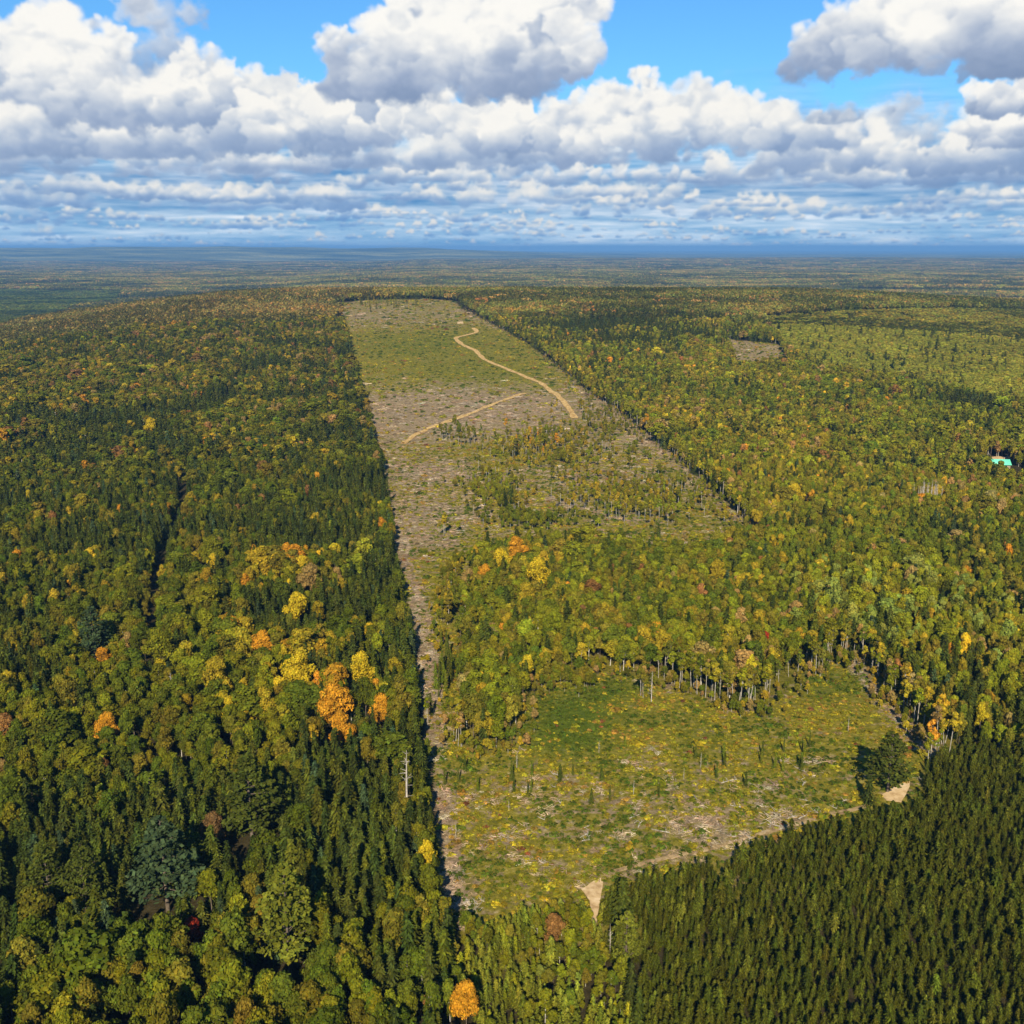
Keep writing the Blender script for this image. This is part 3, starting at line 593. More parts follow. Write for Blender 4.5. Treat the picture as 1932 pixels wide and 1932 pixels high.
# ---------------------------------------------------------------- which tree stands where
TINT = dict(dark=(.034, .044, .008), spruce=(.052, .062, .009), blue=(.040, .060, .024), plant=(.062, .068, .007), young=(.105, .112, .012), green=(.088, .104, .009), mid=(.130, .128, .008), lime=(.17, .172, .010),
    olive=(.145, .122, .013), gold=(.27, .20, .014), yellow=(.40, .29, .015), orange=(.43, .205, .016), rust=(.20, .10, .03), brown=(.13, .075, .028), tan=(.25, .165, .05), red=(.26, .030, .012), pale=(.17, .19, .032))
TN = list(TINT); TV = np.array([TINT[k] for k in TN])
SPECIAL = [  # px, py of the crown's middle, kind, height, crown width (m), tint, label, category
 (470, 1500, 'pine', 21, 11, 'spruce', 'broad layered pine rising in the left woods beside the brown tree', 'pine tree'), (308, 1622, 'pine', 20, 11.5, 'blue', 'big blue-green pine in the lower left woods', 'pine tree'),
 (540, 1725, 'pine', 22, 10, 'young', 'tall olive pine at the lower left with deep shade on its right', 'pine tree'), (88, 1650, 'pine', 16, 7, 'spruce', 'left one of two matching pines near the left border', 'pine tree'), (156, 1652, 'pine', 16, 7, 'spruce', 'right one of two matching pines near the left border', 'pine tree'),
 (1681, 1432, 'pine', 15, 9.5, 'spruce', 'large lone conifer beside the sandy bend', 'pine tree'), (1182, 1770, 'pine', 12, 5, 'young', 'open pine with pale trunks between the young trees and the plantation', 'pine tree'), (175, 1195, 'pine', 19, 10, 'blue', 'blue-green pine standing in the mid left woods', 'pine tree'),
 (1640, 1486, 'spruce', 7, 3.4, 'dark', 'small dark spruce just left of the lone conifer', 'spruce tree'), (1175, 1700, 'spruce', 11, 5, 'spruce', 'dark bushy spruce right of the sand opening', 'spruce tree'),
 (766, 1478, 'dead', 17, 0, None, 'tall grey dead tree standing at the strip edge', 'dead tree'), (324, 1302, 'dead', 11, 0, None, 'bleached broken dead tree in the left woods', 'dead tree'),
 (1152, 1768, 'dead', 6, 0, None, 'short pale snag beside the open pine', 'dead tree'), (1230, 1292, 'dead', 9, 0, None, 'bare leaning stem above the bright green regrowth', 'dead tree'),
 (400, 1545, 'maple', 12, 5, 'brown', 'brown-leaved tree left of the broad layered pine', 'maple tree'), (358, 1722, 'maple', 13, 4.0, 'red', 'crimson red tree in the lower left woods', 'maple tree'),
 (879, 1852, 'maple', 13, 4.8, 'orange', 'bright orange tree on pale stems at the bottom centre', 'maple tree'), (820, 1858, 'maple', 9, 3.5, 'rust', 'small rusty tree left of the bright orange one', 'maple tree'), (1045, 1745, 'maple', 7, 3.8, 'rust', 'rusty orange small tree among the young conifers', 'maple tree'),
 (402, 1440, 'maple', 12, 3.2, 'yellow', 'slim bright yellow tree left of the pine', 'maple tree'), (806, 1590, 'maple', 12, 4.5, 'yellow', 'golden tree on the left edge of the near field', 'maple tree'), (190, 1422, 'maple', 11, 3.6, 'rust', 'reddish tree between green crowns at left', 'maple tree'),
 (562, 1258, 'maple', 14, 8.5, 'yellow', 'large round yellow tree in the left colour patch', 'maple tree'), (495, 1215, 'maple', 13, 7, 'orange', 'orange-gold tree above the round yellow one', 'maple tree'), (408, 1268, 'maple', 14, 7.5, 'gold', 'golden tree left of the round yellow one', 'maple tree'),
 (432, 1328, 'maple', 12, 5.5, 'yellow', 'lemon yellow tree below the golden one', 'maple tree'), (630, 1322, 'maple', 14, 9, 'orange', 'biggest orange tree of the left colour patch', 'maple tree'), (642, 1366, 'maple', 12, 6, 'orange', 'orange tree just below the biggest orange one', 'maple tree'),
 (500, 1322, 'maple', 12, 6.5, 'gold', 'gold tree between the lemon and the orange trees', 'maple tree'), (682, 1258, 'maple', 13, 7, 'yellow', 'yellow tree right of the round yellow one', 'maple tree'), (720, 1325, 'maple', 12, 5.5, 'orange', 'orange tree nearest the strip in the colour patch', 'maple tree'),
 (200, 1360, 'maple', 12, 5.6, 'orange', 'lone orange tree in dark green woods at left', 'maple tree'), (283, 800, 'maple', 13, 8.5, 'yellow', 'far bright yellow tree in the upper left woods', 'maple tree'), (465, 1183, 'maple', 12, 6, 'gold', 'gold crown above the orange-gold tree', 'maple tree'), (385, 1165, 'maple', 12, 6, 'lime', 'lime tree near the end of the dark gap', 'maple tree'),
 (300, 1215, 'maple', 14, 9, 'mid', 'wide bright green tree in the left woods', 'maple tree'), (400, 1035, 'maple', 14, 10, 'mid', 'wide green crown right of the dark gap', 'maple tree'), (240, 1200, 'maple', 12, 5, 'tan', 'pinkish tree left of the wide green one', 'maple tree'), (540, 1040, 'maple', 12, 6, 'orange', 'orange crown in the far part of the colour patch', 'maple tree'), (585, 1085, 'maple', 13, 8, 'tan', 'faded pink-brown tree above the yellow ones', 'maple tree'), (635, 1075, 'maple', 12, 5, 'tan', 'faded tan tree nearest the strip', 'maple tree'), (560, 1140, 'maple', 13, 8, 'yellow', 'yellow-green tree below the faded ones', 'maple tree'),
 (974, 1032, 'maple', 13, 8, 'orange', 'vivid orange tree on top of the knoll', 'maple tree'), (945, 1052, 'maple', 12, 7.5, 'yellow', 'yellow tree left of the vivid orange one', 'maple tree'), (1016, 1076, 'maple', 14, 9.5, 'yellow', 'large yellow tree on the knoll', 'maple tree'), (993, 1118, 'maple', 11, 7, 'gold', 'amber tree below the large yellow one on the knoll', 'maple tree'),
 (884, 1088, 'maple', 10, 5.5, 'tan', 'pink-brown tree at the left side of the knoll', 'maple tree'), (915, 1080, 'maple', 10, 5.5, 'orange', 'light orange tree right of the pink-brown one', 'maple tree'), (1050, 1018, 'maple', 12, 6.5, 'lime', 'lime green tree behind the large yellow one', 'maple tree'), (943, 1262, 'maple', 11, 3, 'yellow', 'narrow yellow tree on the near slope of the knoll', 'maple tree'),
 (1250, 1208, 'maple', 12, 6, 'gold', 'gold tree on the near side of the knoll', 'maple tree'), (1354, 1075, 'maple', 12, 7, 'gold', 'gold tree at the right side of the knoll', 'maple tree'), (1445, 1195, 'maple', 10, 4, 'red', 'red-orange tree right of the knoll', 'maple tree'), (1500, 928, 'maple', 12, 9, 'yellow', 'bright yellow tree in the right woods past the strip edge', 'maple tree'), (1552, 828, 'maple', 13, 9, 'gold', 'far gold tree in the right woods', 'maple tree'), (1865, 1240, 'maple', 11, 5, 'gold', 'golden tree near the right border', 'maple tree')]

rngF = np.random.default_rng(7)
def grid(d0, d1, sp, jit=.42, half=34):
    W = d1 * math.tan(RAD(half)) + 20
    xs = np.arange(-W, W, sp); ys = np.arange(d0 * .8 if d0 < 200 else d0 * .86, d1, sp); X, Y = np.meshgrid(xs, ys); X = X + (np.arange(len(ys)) % 2)[:, None] * sp * .5
    X = (X + rngF.uniform(-jit, jit, X.shape) * sp).ravel(); Y = (Y + rngF.uniform(-jit, jit, Y.shape) * sp).ravel()
    d = np.hypot(X, Y * 1.0); k = (d >= d0) & (d < d1) & (np.abs(X) < Y * math.tan(RAD(half)) + 18)
    return X[k], Y[k]
CUTC = np.vstack([CUT, CUT[:1]])
LIN = CUT[:14]                                   # the left edge of the strip, near to far
def left_of_strip(x, y):
    xe = np.interp(y, LIN[:, 1], LIN[:, 0]); return x < xe + 2
def palette(x, y, left, knoll, r):
    """tint of a broadleaf at x, y: weights over the named tints from stands and drift"""
    n = len(x); f1 = fbm(x / 55 + 3, y / 75, 51, 4, .55) ; f2 = fbm(x / 16, y / 16, 53, 2); f3 = fbm(x / 120, y / 150 + 9, 57, 3)
    aut = (f1 - .5) * 2.6 + (f2 - .5) * .8
    W = np.zeros((n, len(TN))); S = lambda k: TN.index(k)
    y_ = np.asarray(y)
    # right woods
    R = ~left
    W[R, S('mid')] = 2.6; W[R, S('lime')] = 1.6; W[R, S('green')] = (1.2 - aut[R] * 3).clip(0, 7); W[R, S('olive')] = (3.2 + aut[R] * 2).clip(0); W[R, S('gold')] = (.5 + aut[R] * 2.2).clip(.05); W[R, S('yellow')] = (.04 + aut[R] * .35).clip(.01); W[R, S('orange')] = (.05 + aut[R] * .22).clip(.01); W[R, S('tan')] = (.2 + aut[R] * .6).clip(.04); W[R, S('rust')] = .12
    # left woods
    Lm = left; far = sstep(420, 900, y_)[Lm]
    W[Lm, S('green')] = 4.2 - 2.2 * far; W[Lm, S('mid')] = 2.4 - 1.3 * far; W[Lm, S('lime')] = .3; W[Lm, S('olive')] = 1.5 + 1.6 * far; W[Lm, S('gold')] = (.20 + .9 * far + aut[Lm] * 1.0).clip(.05); W[Lm, S('yellow')] = (.02 + .05 * far + .10 * aut[Lm]).clip(0); W[Lm, S('orange')] = (.05 + .03 * far + aut[Lm] * .2).clip(.01); W[Lm, S('rust')] = .03 + .15 * far; W[Lm, S('tan')] = .02 + .5 * far
    k = spots(x, y, [(590, 1290, 15, 1), (540, 1110, 18, .7), (480, 1240, 12, .8)])
    W[:, S('gold')] += 7 * k; W[:, S('orange')] += 2.0 * k; W[:, S('yellow')] += 2.2 * k; W[:, S('lime')] += 3 * k
    g2 = spots(x, y, [(1580, 1060, 20, 1), (1800, 1040, 30, 1), (1340, 755, 28, .8), (1820, 770, 30, 1), (1560, 760, 25, .7)]); W[:, S('green')] += 14 * g2; W[:, S('mid')] += 5 * g2
    g3 = spots(x, y, [(1640, 1170, 18, 1), (1880, 1190, 22, 1), (1700, 1130, 14, .7)]); W[:, S('pale')] += 5 * g3; W[:, S('lime')] += 6 * g3
    K = knoll; W[K, S('gold')] += .5; W[K, S('lime')] += 1.4; W[K, S('tan')] += .2; W[K, S('green')] += 3.2; W[K, S('mid')] += 1.5
    W /= W.sum(1, keepdims=True); idx = (W.cumsum(1) < r[:, None]).sum(1).clip(0, len(TN) - 1); return idx

def nojit(t, rng, a=.14): return t * np.exp(rng.normal(0, a, (len(t), 1))) * np.exp(rng.normal(0, .07, (len(t), 3)) * np.array([1, .35, .8]))
GREYP = at(1754, 940, 6)
SPX = np.array([at(s[0], s[1], s[3] * (.55 if s[2] != 'maple' else .68)) for s in SPECIAL])

trees = dict(k=[], x=[], y=[], s=[], w=[], t=[], zone=[], tn=[])
def push(kind, x, y, s, w, tint, zone, tn):
    n = len(x)
    for a, b in (('k', [kind] * n), ('x', x), ('y', y), ('s', s), ('w', w), ('zone', zone if not isinstance(zone, str) else [zone] * n), ('tn', tn)): trees[a].append(np.array(b))
    trees['t'].append(np.asarray(tint).reshape(n, 3))

def keepout(x, y):
    xw = x + 3.4 * (fbm(y / 7, x / 7, 45, 3) - .5) * 2; yw = y + 3.0 * (fbm(x / 7 + 9, y / 7, 47, 3) - .5)
    k = ~inside(CUT, xw, yw) & (dist_line(np.vstack([CUT, CUT[:1]]), x, y) > .9) & ~inside(CUT, x, y) & ~inside(MEADOW, x, y) & (dist_line(GAP, x, y) > 2.2 * (.6 + .9 * fbm(x / 9, y / 9, 43, 2)) + .25)
    for P in SAND + SANDK: k &= ~inside(P, x, y)
    k &= ~((np.abs(x - HUT[0]) < 11) & (y - HUT[1] > -42) & (y - HUT[1] < 10))
    for (sx_, sy_), s in zip(SPX, SPECIAL):
        if s[4]: k &= np.hypot(x - sx_, y + s[4] * .25 - sy_) > s[4] * .68
    k &= np.hypot(x - GREYP[0], (y - GREYP[1]) * .8 + 3) > 8
    return k & ~inside(RPATCH, x, y)
def stand(d0, d1, sp, half=34):
    X, Y = grid(d0, d1, sp, half=half); k = keepout(X, Y); X, Y = X[k], Y[k]; n = len(X)
    pl = inside(PLANT, X, Y); yg = inside(YOUNG, X, Y); kn = inside(KNOLL, X, Y); lf = left_of_strip(X, Y); rg = inside(REGROWTH, X, Y)
    r = rngF.random(n); c1 = fbm(X / 38, Y / 45, 71, 3); c2 = fbm(X / 14 + 7, Y / 14, 73, 2)
    pb = np.where(lf, .46 + (c1 - .5) * 2.2 + (c2 - .5) * .8 - .10 * sstep(300, 420, Y) * sstep(800, 600, Y), .86 + (c1 - .5) * .9 - .35 * sstep(650, 1100, Y) * sstep(.22, .1, X / Y))
    pb = pb + spots(X, Y, [(400, 1050, 16, .6), (590, 1290, 22, .45), (60, 1450, 16, .35), (300, 1215, 14, .4), (330, 1880, 16, .3), (540, 1110, 16, .3)])
    pb = pb - spots(X, Y, [(1820, 770, 24, 1.2), (1330, 640, 60, .5), (1150, 620, 60, .5), (1260, 590, 60, .6), (1780, 655, 25, .8)])
    pb = np.where(kn, .88, pb); pb = np.where(rg, .97, pb); pb = np.where(pl | yg, 0, pb); isb = r < pb
    edge = dist_line(CUTC, X, Y); tn = palette(X, Y, lf, kn, rngF.random(n)); return X, Y, pl, yg, kn, lf, rg, isb, edge, tn
def zones(pl, yg, kn, lf):
    return np.where(pl, 'plant', np.where(yg, 'young', np.where(kn, 'knoll', np.where(lf, 'left', 'right'))))
KX = at(1240, 1285)[0]
def fill(d0, d1, sp, lod, side):
    A = stand(d0, d1, sp); m = (A[5] & ~A[4]) == (side == 'left'); m &= ~(A[4] & (A[8] < 9) & (rngF.random(len(m)) < .55 - A[8] * .05))
    X, Y, pl, yg, kn, lf, rg, isb, edge, tn = [a[m] for a in A]; z = zones(pl, yg, kn, lf); n = len(X)
    b = isb; birch = b & (edge < 5) & ~lf & (rngF.random(n) < .5) & (Y < 750) & ~(kn & (X < KX)); front = (edge < 5) & ~lf & (Y < 300) & ~(kn & (X < KX)) & ~pl & ~yg; b = b | front; birch |= front & (rngF.random(n) < .8); lv = b & ~birch & ~front
    f = sp / (2.9 if side == 'left' else 2.5)
    thin = rngF.random(n) < np.where(z == 'left', .66, .80)
    big = fbm(X / 30, Y / 30, 83, 2)
    for m, kind in ((lv & (thin | (lod > 0)), 'leafy'), (birch, 'birch')):
        x, y = X[m], Y[m]; q = len(x); s = rngF.normal(1.0, .15, q).clip(.62, 1.5) * (1 + .5 * (big[m] - .5)); s = np.where(rg[m], s * .5, s); lt = z[m] == 'left'; bigt = (rngF.random(q) < .05) & ~rg[m]; s = s * np.where(lt, .92, np.where(z[m] == 'knoll', .80, .86)) * np.where(bigt, 1.15, 1); w = s * rngF.normal(1, .16, q).clip(.6, 1.5) * np.where(rg[m], 2.0, 1) * np.where(lt, .84, np.where(z[m] == 'knoll', .86, .70)) * np.where(bigt, 1.6, 1) * (f ** .6 if lod else 1)
        if kind == 'birch': w = s * .95
        dk = np.where(z[m] == 'left', .88, np.where(z[m] == 'knoll', 1.04, 1.14))[:, None]; push(kind + ('_mid' if lod and kind == 'leafy' else ''), x, y, s, w, dk * nojit(np.where(rg[m][:, None], (TV[tn[m]] * .3 + np.array([.17, .165, .02]) * .7) * (.75 + .7 * fbm(x / 60, y / 130, 303, 3))[:, None] * 1.15, TV[tn[m]]), rngF), z[m], np.array(TN)[tn[m]])
    m = ~b & ~pl & ~yg; x, y = X[m], Y[m]; q = len(x); ct = rngF.choice(4, q, p=[.36, .36, .05, .23]); names = np.array(['dark', 'spruce', 'blue', 'plant'])
    
    s = rngF.normal(1.04, .2, q).clip(.5, 1.6); push('spruce' + ('_mid' if lod else ''), x, y, s * .86, s * rngF.normal(1.05, .12, q) * (f ** .6 if lod else 1), nojit(np.array([TINT[k] for k in names])[ct], rngF), z[m], names[ct])
fill(100, 560, 2.75, 0, 'left'); fill(560, 1250, 4.0, 1, 'left'); fill(100, 560, 2.4, 0, 'right'); fill(560, 1250, 3.7, 1, 'right')
for P, zone, sp, h, w in ((PLANT, 'plant', 1.28, .64, .98), (YOUNG, 'young', 1.25, .56, .98)):
    X, Y = grid(95, 345, sp, jit=.52); k = inside(P, X, Y) & keepout(X, Y); X, Y = X[k], Y[k]; q = len(X)
    drop = rngF.random(q) < .05 + .25 * (fbm(X / 9, Y / 9, 91, 2) < .33); X, Y = X[~drop], Y[~drop]; q = len(X)
    s = rngF.normal(h, .15, q).clip(.3, 1.7) * np.where(rngF.random(q) < .04, 1.45, 1) * (1 + .35 * (fbm(X / 25, Y / 25, 95, 2) - .5)); a = 'plant' if zone == 'plant' else 'young'
    
    t = np.where((rngF.random(q) < .12)[:, None], np.array([TINT['young' if zone == 'plant' else 'lime']]) * .9, np.array([TINT[a]]))
    if zone == 'young':
        lf_ = rngF.random(q) < .10 + .75 * sstep(.5, .62, fbm(X / 8, Y / 8, 99, 3)); kk = inside(YOUNG, X, Y); xl, yl, sl_ = X[lf_], Y[lf_], s[lf_] * .52; ql = len(xl); nm = rngF.choice(['green', 'mid', 'lime', 'olive', 'pale'], ql, p=[.3, .34, .12, .16, .08]); push('leafy', xl, yl, sl_ * 1.15, sl_ * .95, nojit(np.array([TINT[k] for k in nm]), rngF), zone, nm)
        X, Y, s, t = X[~lf_], Y[~lf_], s[~lf_], t[~lf_]; q = len(X)
        t = t * (1 - .35 * sstep(1.0, -.5, (fbm(X / 14, Y / 14, 97, 2) - .3) * 4))[:, None]
    push('fir', X, Y, s, s * w / .9 * rngF.normal(1, .1, q), nojit(t * (.76 if zone == 'plant' else 1.2), rngF, .2), zone, np.array([a] * q))
# scattered stems left standing in the cut
def leftover(cx, cy, rx, ry, n, tn, hs=.78, kind='birch'):
    n = int(n * .62) if kind == 'birch' else int(n * 1.25)
    a, b = at(cx, cy); c, _ = at(cx + rx, cy); e = at(cx, cy - ry)[1] - b
    x = a + rngF.normal(size=n) * (c - a) * .55; y = b + rngF.normal(size=n) * e * .55; k = inside(CUT, x, y) & (dist_line(ROAD, x, y) > 5); x, y = x[k], y[k]; q = len(x)
    names = rngF.choice(tn, q); s = rngF.normal(hs, .15, q).clip(.4, 1.4); push(kind, x, y, s, s * rngF.normal(.85, .2, q).clip(.4, 1.4), nojit(np.array([TINT[k] for k in names]).reshape(-1, 3), rngF), 'cut', names)
for a in [(870, 830, 40, 14, 55, ['green', 'mid', 'olive']), (1010, 850, 45, 20, 90, ['gold', 'orange', 'olive', 'mid']), (960, 855, 40, 12, 22, ['gold', 'olive']), (920, 905, 45, 22, 26, ['mid', 'olive', 'lime']), (960, 965, 40, 12, 22, ['olive', 'gold']), (1100, 955, 60, 14, 40, ['lime', 'gold', 'olive']), (1210, 975, 55, 14, 45, ['gold', 'olive', 'lime']),
          (1100, 790, 60, 18, 22, ['mid', 'olive', 'gold']), (1070, 735, 14, 8, 8, ['gold', 'lime']), (1300, 940, 60, 25, 36, ['mid', 'olive', 'lime']), (835, 1010, 12, 6, 5, ['gold', 'mid']), (1212, 1315, 7, 6, 4, ['olive']), (1010, 1290, 22, 12, 9, ['mid', 'olive']), (880, 1400, 30, 9, 14, ['olive', 'gold', 'tan']), (1150, 1255, 50, 8, 12, ['olive', 'lime', 'tan']), (1540, 1265, 20, 9, 9, ['olive', 'tan', 'gold']), (1120, 860, 60, 25, 18, ['mid', 'olive']), (850, 1150, 16, 30, 14, ['green', 'olive']), (800, 1380, 14, 20, 8, ['mid', 'olive'])]: leftover(*a)
for a in [(720, 575, 60, 6, 40, ['green', 'olive', 'spruce'], .9, 'spruce_mid'), (1000, 1480, 150, 60, 14, ['spruce', 'green'], .26, 'spruce'), (1400, 1450, 150, 50, 12, ['spruce', 'green'], .24, 'spruce'), (960, 950, 16, 5, 4, ['dark'], .8, 'spruce'), (830, 1290, 20, 60, 14, ['spruce', 'green'], .7, 'spruce'), (1050, 850, 110, 40, 260, ['mid', 'olive', 'gold', 'lime'], .34, 'leafy'), (930, 930, 60, 35, 120, ['mid', 'olive', 'lime'], .3, 'leafy'), (1200, 940, 120, 40, 260, ['mid', 'olive', 'lime', 'gold'], .3, 'leafy'), (1000, 985, 90, 12, 90, ['green', 'mid'], .3, 'leafy'), (850, 1120, 20, 50, 90, ['olive', 'mid', 'gold'], .32, 'leafy'), (1160, 800, 90, 30, 130, ['mid', 'olive'], .3, 'leafy'), (1050, 1290, 70, 16, 60, ['green', 'mid', 'olive'], .3, 'leafy')]: leftover(*a)
# ragged fringe of brush along the knoll's near edge and the right edge of the field
for (a0, a1, w_, n_) in ((35, 44, 3.0, 200), (43, 53, 2.6, 240), (17, 26, 4.0, 260)):
    i_ = rngF.integers(a0, a1, n_); t_ = rngF.random(n_)[:, None]; P_ = CUT[i_] * (1 - t_) + CUT[(i_ + 1) % len(CUT)] * t_ + rngF.normal(size=(n_, 2)) * w_; nm_ = rngF.choice(['olive', 'mid', 'gold', 'tan', 'green'], n_); s_ = rngF.uniform(.14, .42, n_)
    push('leafy', P_[:, 0], P_[:, 1], s_, s_ * .9, nojit(np.array([TINT[k] for k in nm_]), rngF), 'cut', nm_)
for k in trees: trees[k] = np.concatenate(trees[k])
trees['z'] = terrain(trees['x'], trees['y']); NTREE = len(trees['x']); trees['rot'] = rngF.uniform(0, 6.28, NTREE); trees['var'] = rngF.integers(0, 6, NTREE)
print('trees', NTREE, {k: int((trees['k'] == k).sum()) for k in set(trees['k'])})

# ---------------------------------------------------------------- single trees as objects
def tree_object(name, kind, var, x, y, z, rot, sxy, sz, tint, label, cat, group=None, lean=0):
    co, to, _ = PROTO[kind][var % len(PROTO[kind])]
    e = bpy.data.objects.new(name, None); col.objects.link(e); e.location = (x, y, z - .05); e.rotation_euler = (lean, 0, rot); e.scale = (sxy, sxy, sz); e.empty_display_size = .5
    tag(e, label, cat, group)
    for src in (to, co):
        if src is None: continue
        o = src.copy(); col.objects.link(o); o.parent = e
        if src is co: o['tint'] = [float(v) for v in tint]
    return e
NAME = dict(spruce='spruce_tree', fir='spruce_tree', leafy='broadleaf_tree', birch='birch_tree', maple='maple_tree', pine='pine_tree', dead='dead_tree')
single = np.zeros(NTREE, bool)
WHERE = dict(plant='in the dense plantation at the lower right', young='in the young stand at the bottom centre', left='in the mixed woods at the lower left', knoll='on the near slope of the wooded knoll', right='in the woods right of the near field', cut='left standing in the cut strip')
CWORD = dict(dark='very dark green', spruce='dark green', blue='blue-green', plant='olive green', young='yellowish green', green='deep green', mid='mid green', lime='light green', olive='olive', gold='golden', yellow='yellow', orange='orange', rust='rusty brown', brown='brown', tan='faded tan', pale='pale green', red='red')
for kind, cap, noun in (('spruce', 150, 'spruce'), ('fir', 150, 'spruce'), ('leafy', 300, 'broadleaf tree'), ('birch', 300, 'birch')):
    px_, py_, f_ = project(trees['x'], trees['y'], trees['z'] + trees['s'] * np.where(trees['k'] == 'fir', 3.2, 6.5))
    _, pt, _ = project(trees['x'], trees['y'], trees['z'] + trees['s'] * np.where(trees['k'] == 'fir', 4.5, 9))
    size = trees['s'] / f_; ok = (trees['k'] == kind) & (px_ > 2) & (px_ < 1930) & (pt < 1915) & (size > 0)
    ids = np.nonzero(ok)[0]; ids = ids[np.argsort(-size[ids])][:cap]; single[ids] = True
    for i in ids:
        zn = str(trees['zone'][i]); tn_ = str(trees['tn'][i]); adj = dict(spruce='tall', fir='short', birch='slender').get(kind, 'leafy')
        lab = '%s %s %s %s' % (adj, CWORD[tn_], noun, WHERE[zn])
        tree_object(NAME[kind], kind, int(trees['var'][i]), float(trees['x'][i]), float(trees['y'][i]), float(trees['z'][i]), float(trees['rot'][i]), float(trees['w'][i]), float(trees['s'][i]), trees['t'][i], lab, noun if 'tree' in noun else noun + ' tree', '%s %ss %s' % (CWORD[tn_], noun, WHERE[zn]), float(rngF.normal(0, .07 if kind == 'birch' else .02)))
HREF = dict(maple=(14, 9.2), pine=(20, 10.4), spruce=(10, 3.1), dead=(12, 1))
for i, ((x, y), s) in enumerate(zip(SPX, SPECIAL)):
    h0, w0 = HREF[s[2]]; sw = s[4] / w0 if s[4] else s[3] / h0; sz = min(s[3] / h0, sw * 1.25) if s[2] == 'maple' else s[3] / h0
    tree_object(NAME[s[2]], s[2], i, x, y, float(terrain(x, y)), i * 1.3, sw, sz, TINT[s[5]] if s[5] else (1, 1, 1), s[6], s[7])

# ---------------------------------------------------------------- the rest of the woods
def rest(name, kinds, label, cat):
    m = np.isin(trees['k'], kinds) & ~single; off = {}; n = 0
    for k in kinds: off[k] = n; n += len(PROTO[k])
    P = np.c_[trees['x'], trees['y'], trees['z'] - .05][m]; idx = np.array([off[k] for k in trees['k'][m]]) + trees['var'][m]
    ln = .075 if name == 'birch_forest' else .03
    rot = np.c_[rngF.normal(0, ln, m.sum()), rngF.normal(0, ln, m.sum()), trees['rot'][m]]
    scatter(name, kinds, P, rot, np.c_[trees['w'], trees['w'], trees['s']][m], idx, trees['t'][m], label, cat)
rest('spruce_forest', ['spruce', 'fir', 'spruce_mid'], 'mass of dark spruces filling the woods', 'forest')
rest('broadleaf_forest', ['leafy', 'leafy_mid'], 'mass of green and autumn coloured broadleaf trees', 'forest')
rest('birch_forest', ['birch'], 'thin pale stemmed birches along the cut edges', 'forest')
# far woods as clumps
fx, fy, fs, ft = [], [], [], []
for d0, d1, sp, sc in ((1250, 2900, 14.5, 1.0), (2900, 6800, 26, 1.7), (6800, 13000, 48, 2.7)):
    X, Y = grid(d0, d1, sp); e = dist_line(CUTC, X, Y); k = ~inside(CUT, X, Y) & (e > 7) & ~inside(RPATCH, X, Y)
    gap = fbm(X / 420, Y / 160 + 4, 131, 3); k &= ~((gap > .68) & (Y > 1900))
    X, Y = X[k], Y[k]; n = len(X); lf = left_of_strip(X, Y) & (Y < 2200); a = fbm(X / 260, Y / 190, 141, 4); b = fbm(X / 60, Y / 60, 143, 3)
    base = np.array([.14, .145, .024]) + 0 * X[:, None]
    warm = sstep(.48, .68, .6 * a + .4 * b)[:, None]; dark = sstep(.50, .36, a)[:, None]
    base = base * (1 - warm) + np.array([.20, .155, .03]) * warm; base = base * (1 - dark * .5)
    rr = rngF.random(n)[:, None]; base = np.where(lf[:, None], base * .5 + np.array([.15, .115, .04]) * .5, base)
    base = np.where((rr < .07), np.array([.24, .16, .045]), base); rg = inside(REGROWTH, X, Y) | inside(MEADOW, X, Y)
    base = np.where(rg[:, None], np.array([.19, .185, .022]), base); base = np.where(inside(MEADOW, X, Y)[:, None], np.array([.075, .10, .012]), base)
    fx.append(X); fy.append(Y); fs.append(np.c_[np.full(n, sc), np.full(n, sc), np.where(rg, .34, 1.0 + .25 * (b - .5)) * (1 if sc < 1.5 else 1.15)]); ft.append(nojit(base * (1.4 if sc > 1.2 else 1.0), rngF, .16))
X = np.concatenate(fx); Y = np.concatenate(fy); S = np.concatenate(fs); Tt = np.concatenate(ft); n = len(X); print('clumps', n)
cx = fbm(X / 150, Y / 150, 151, 3); idx = (rngF.integers(0, 4, n) * 2 + (rngF.random(n) < sstep(.62, .4, cx))).astype(int)
scatter('far_forest', ['clump'], np.c_[X, Y, terrain(X, Y) - .1], np.c_[0 * X, 0 * X, rngF.uniform(0, 6.28, n)], S, idx, Tt, 'far mixed forest running to the horizon', 'forest')
# low growth and slash in the cut
def cover(d0, d1, sp, big):
    X, Y = grid(d0, d1, sp, half=30); k = (inside(CUT, X, Y) | inside(RPATCH, X, Y)) & (dist_line(ROAD, X, Y) > 4); X, Y = X[k], Y[k]; return X, Y, np.full(len(X), big)
parts = [cover(110, 330, .95, .95), cover(330, 620, 1.6, 1.25), cover(620, 1300, 3.6, 2.0), cover(1300, 1800, 8, 3.4)]
X = np.concatenate([p[0] for p in parts]); Y = np.concatenate([p[1] for p in parts]); Bg = np.concatenate([p[2] for p in parts]); n = len(X)
bare = bareness(X, Y) + (fbm(X / 7, Y / 5, 161, 4) - .5) * 1.5; gr = greenness(X, Y); r = rngF.random(n)
for P in SAND: r = np.where(inside(P, X, Y), 2, r)
isl = (r < sstep(.15, 1.0, bare) * .50 * (1 - gr)) ; isb = (r >= .50) & (r < .50 + .55 * (1 - .6 * sstep(.35, .9, bare)) + .5 * gr) & (r < 1.5)
def cvt(m): return np.c_[X, Y, terrain(X, Y) - .03][m]
q = int(isb.sum()); cl = fbm(X / 11, Y / 8, 171, 3)[isb]; rr = rngF.random(q)
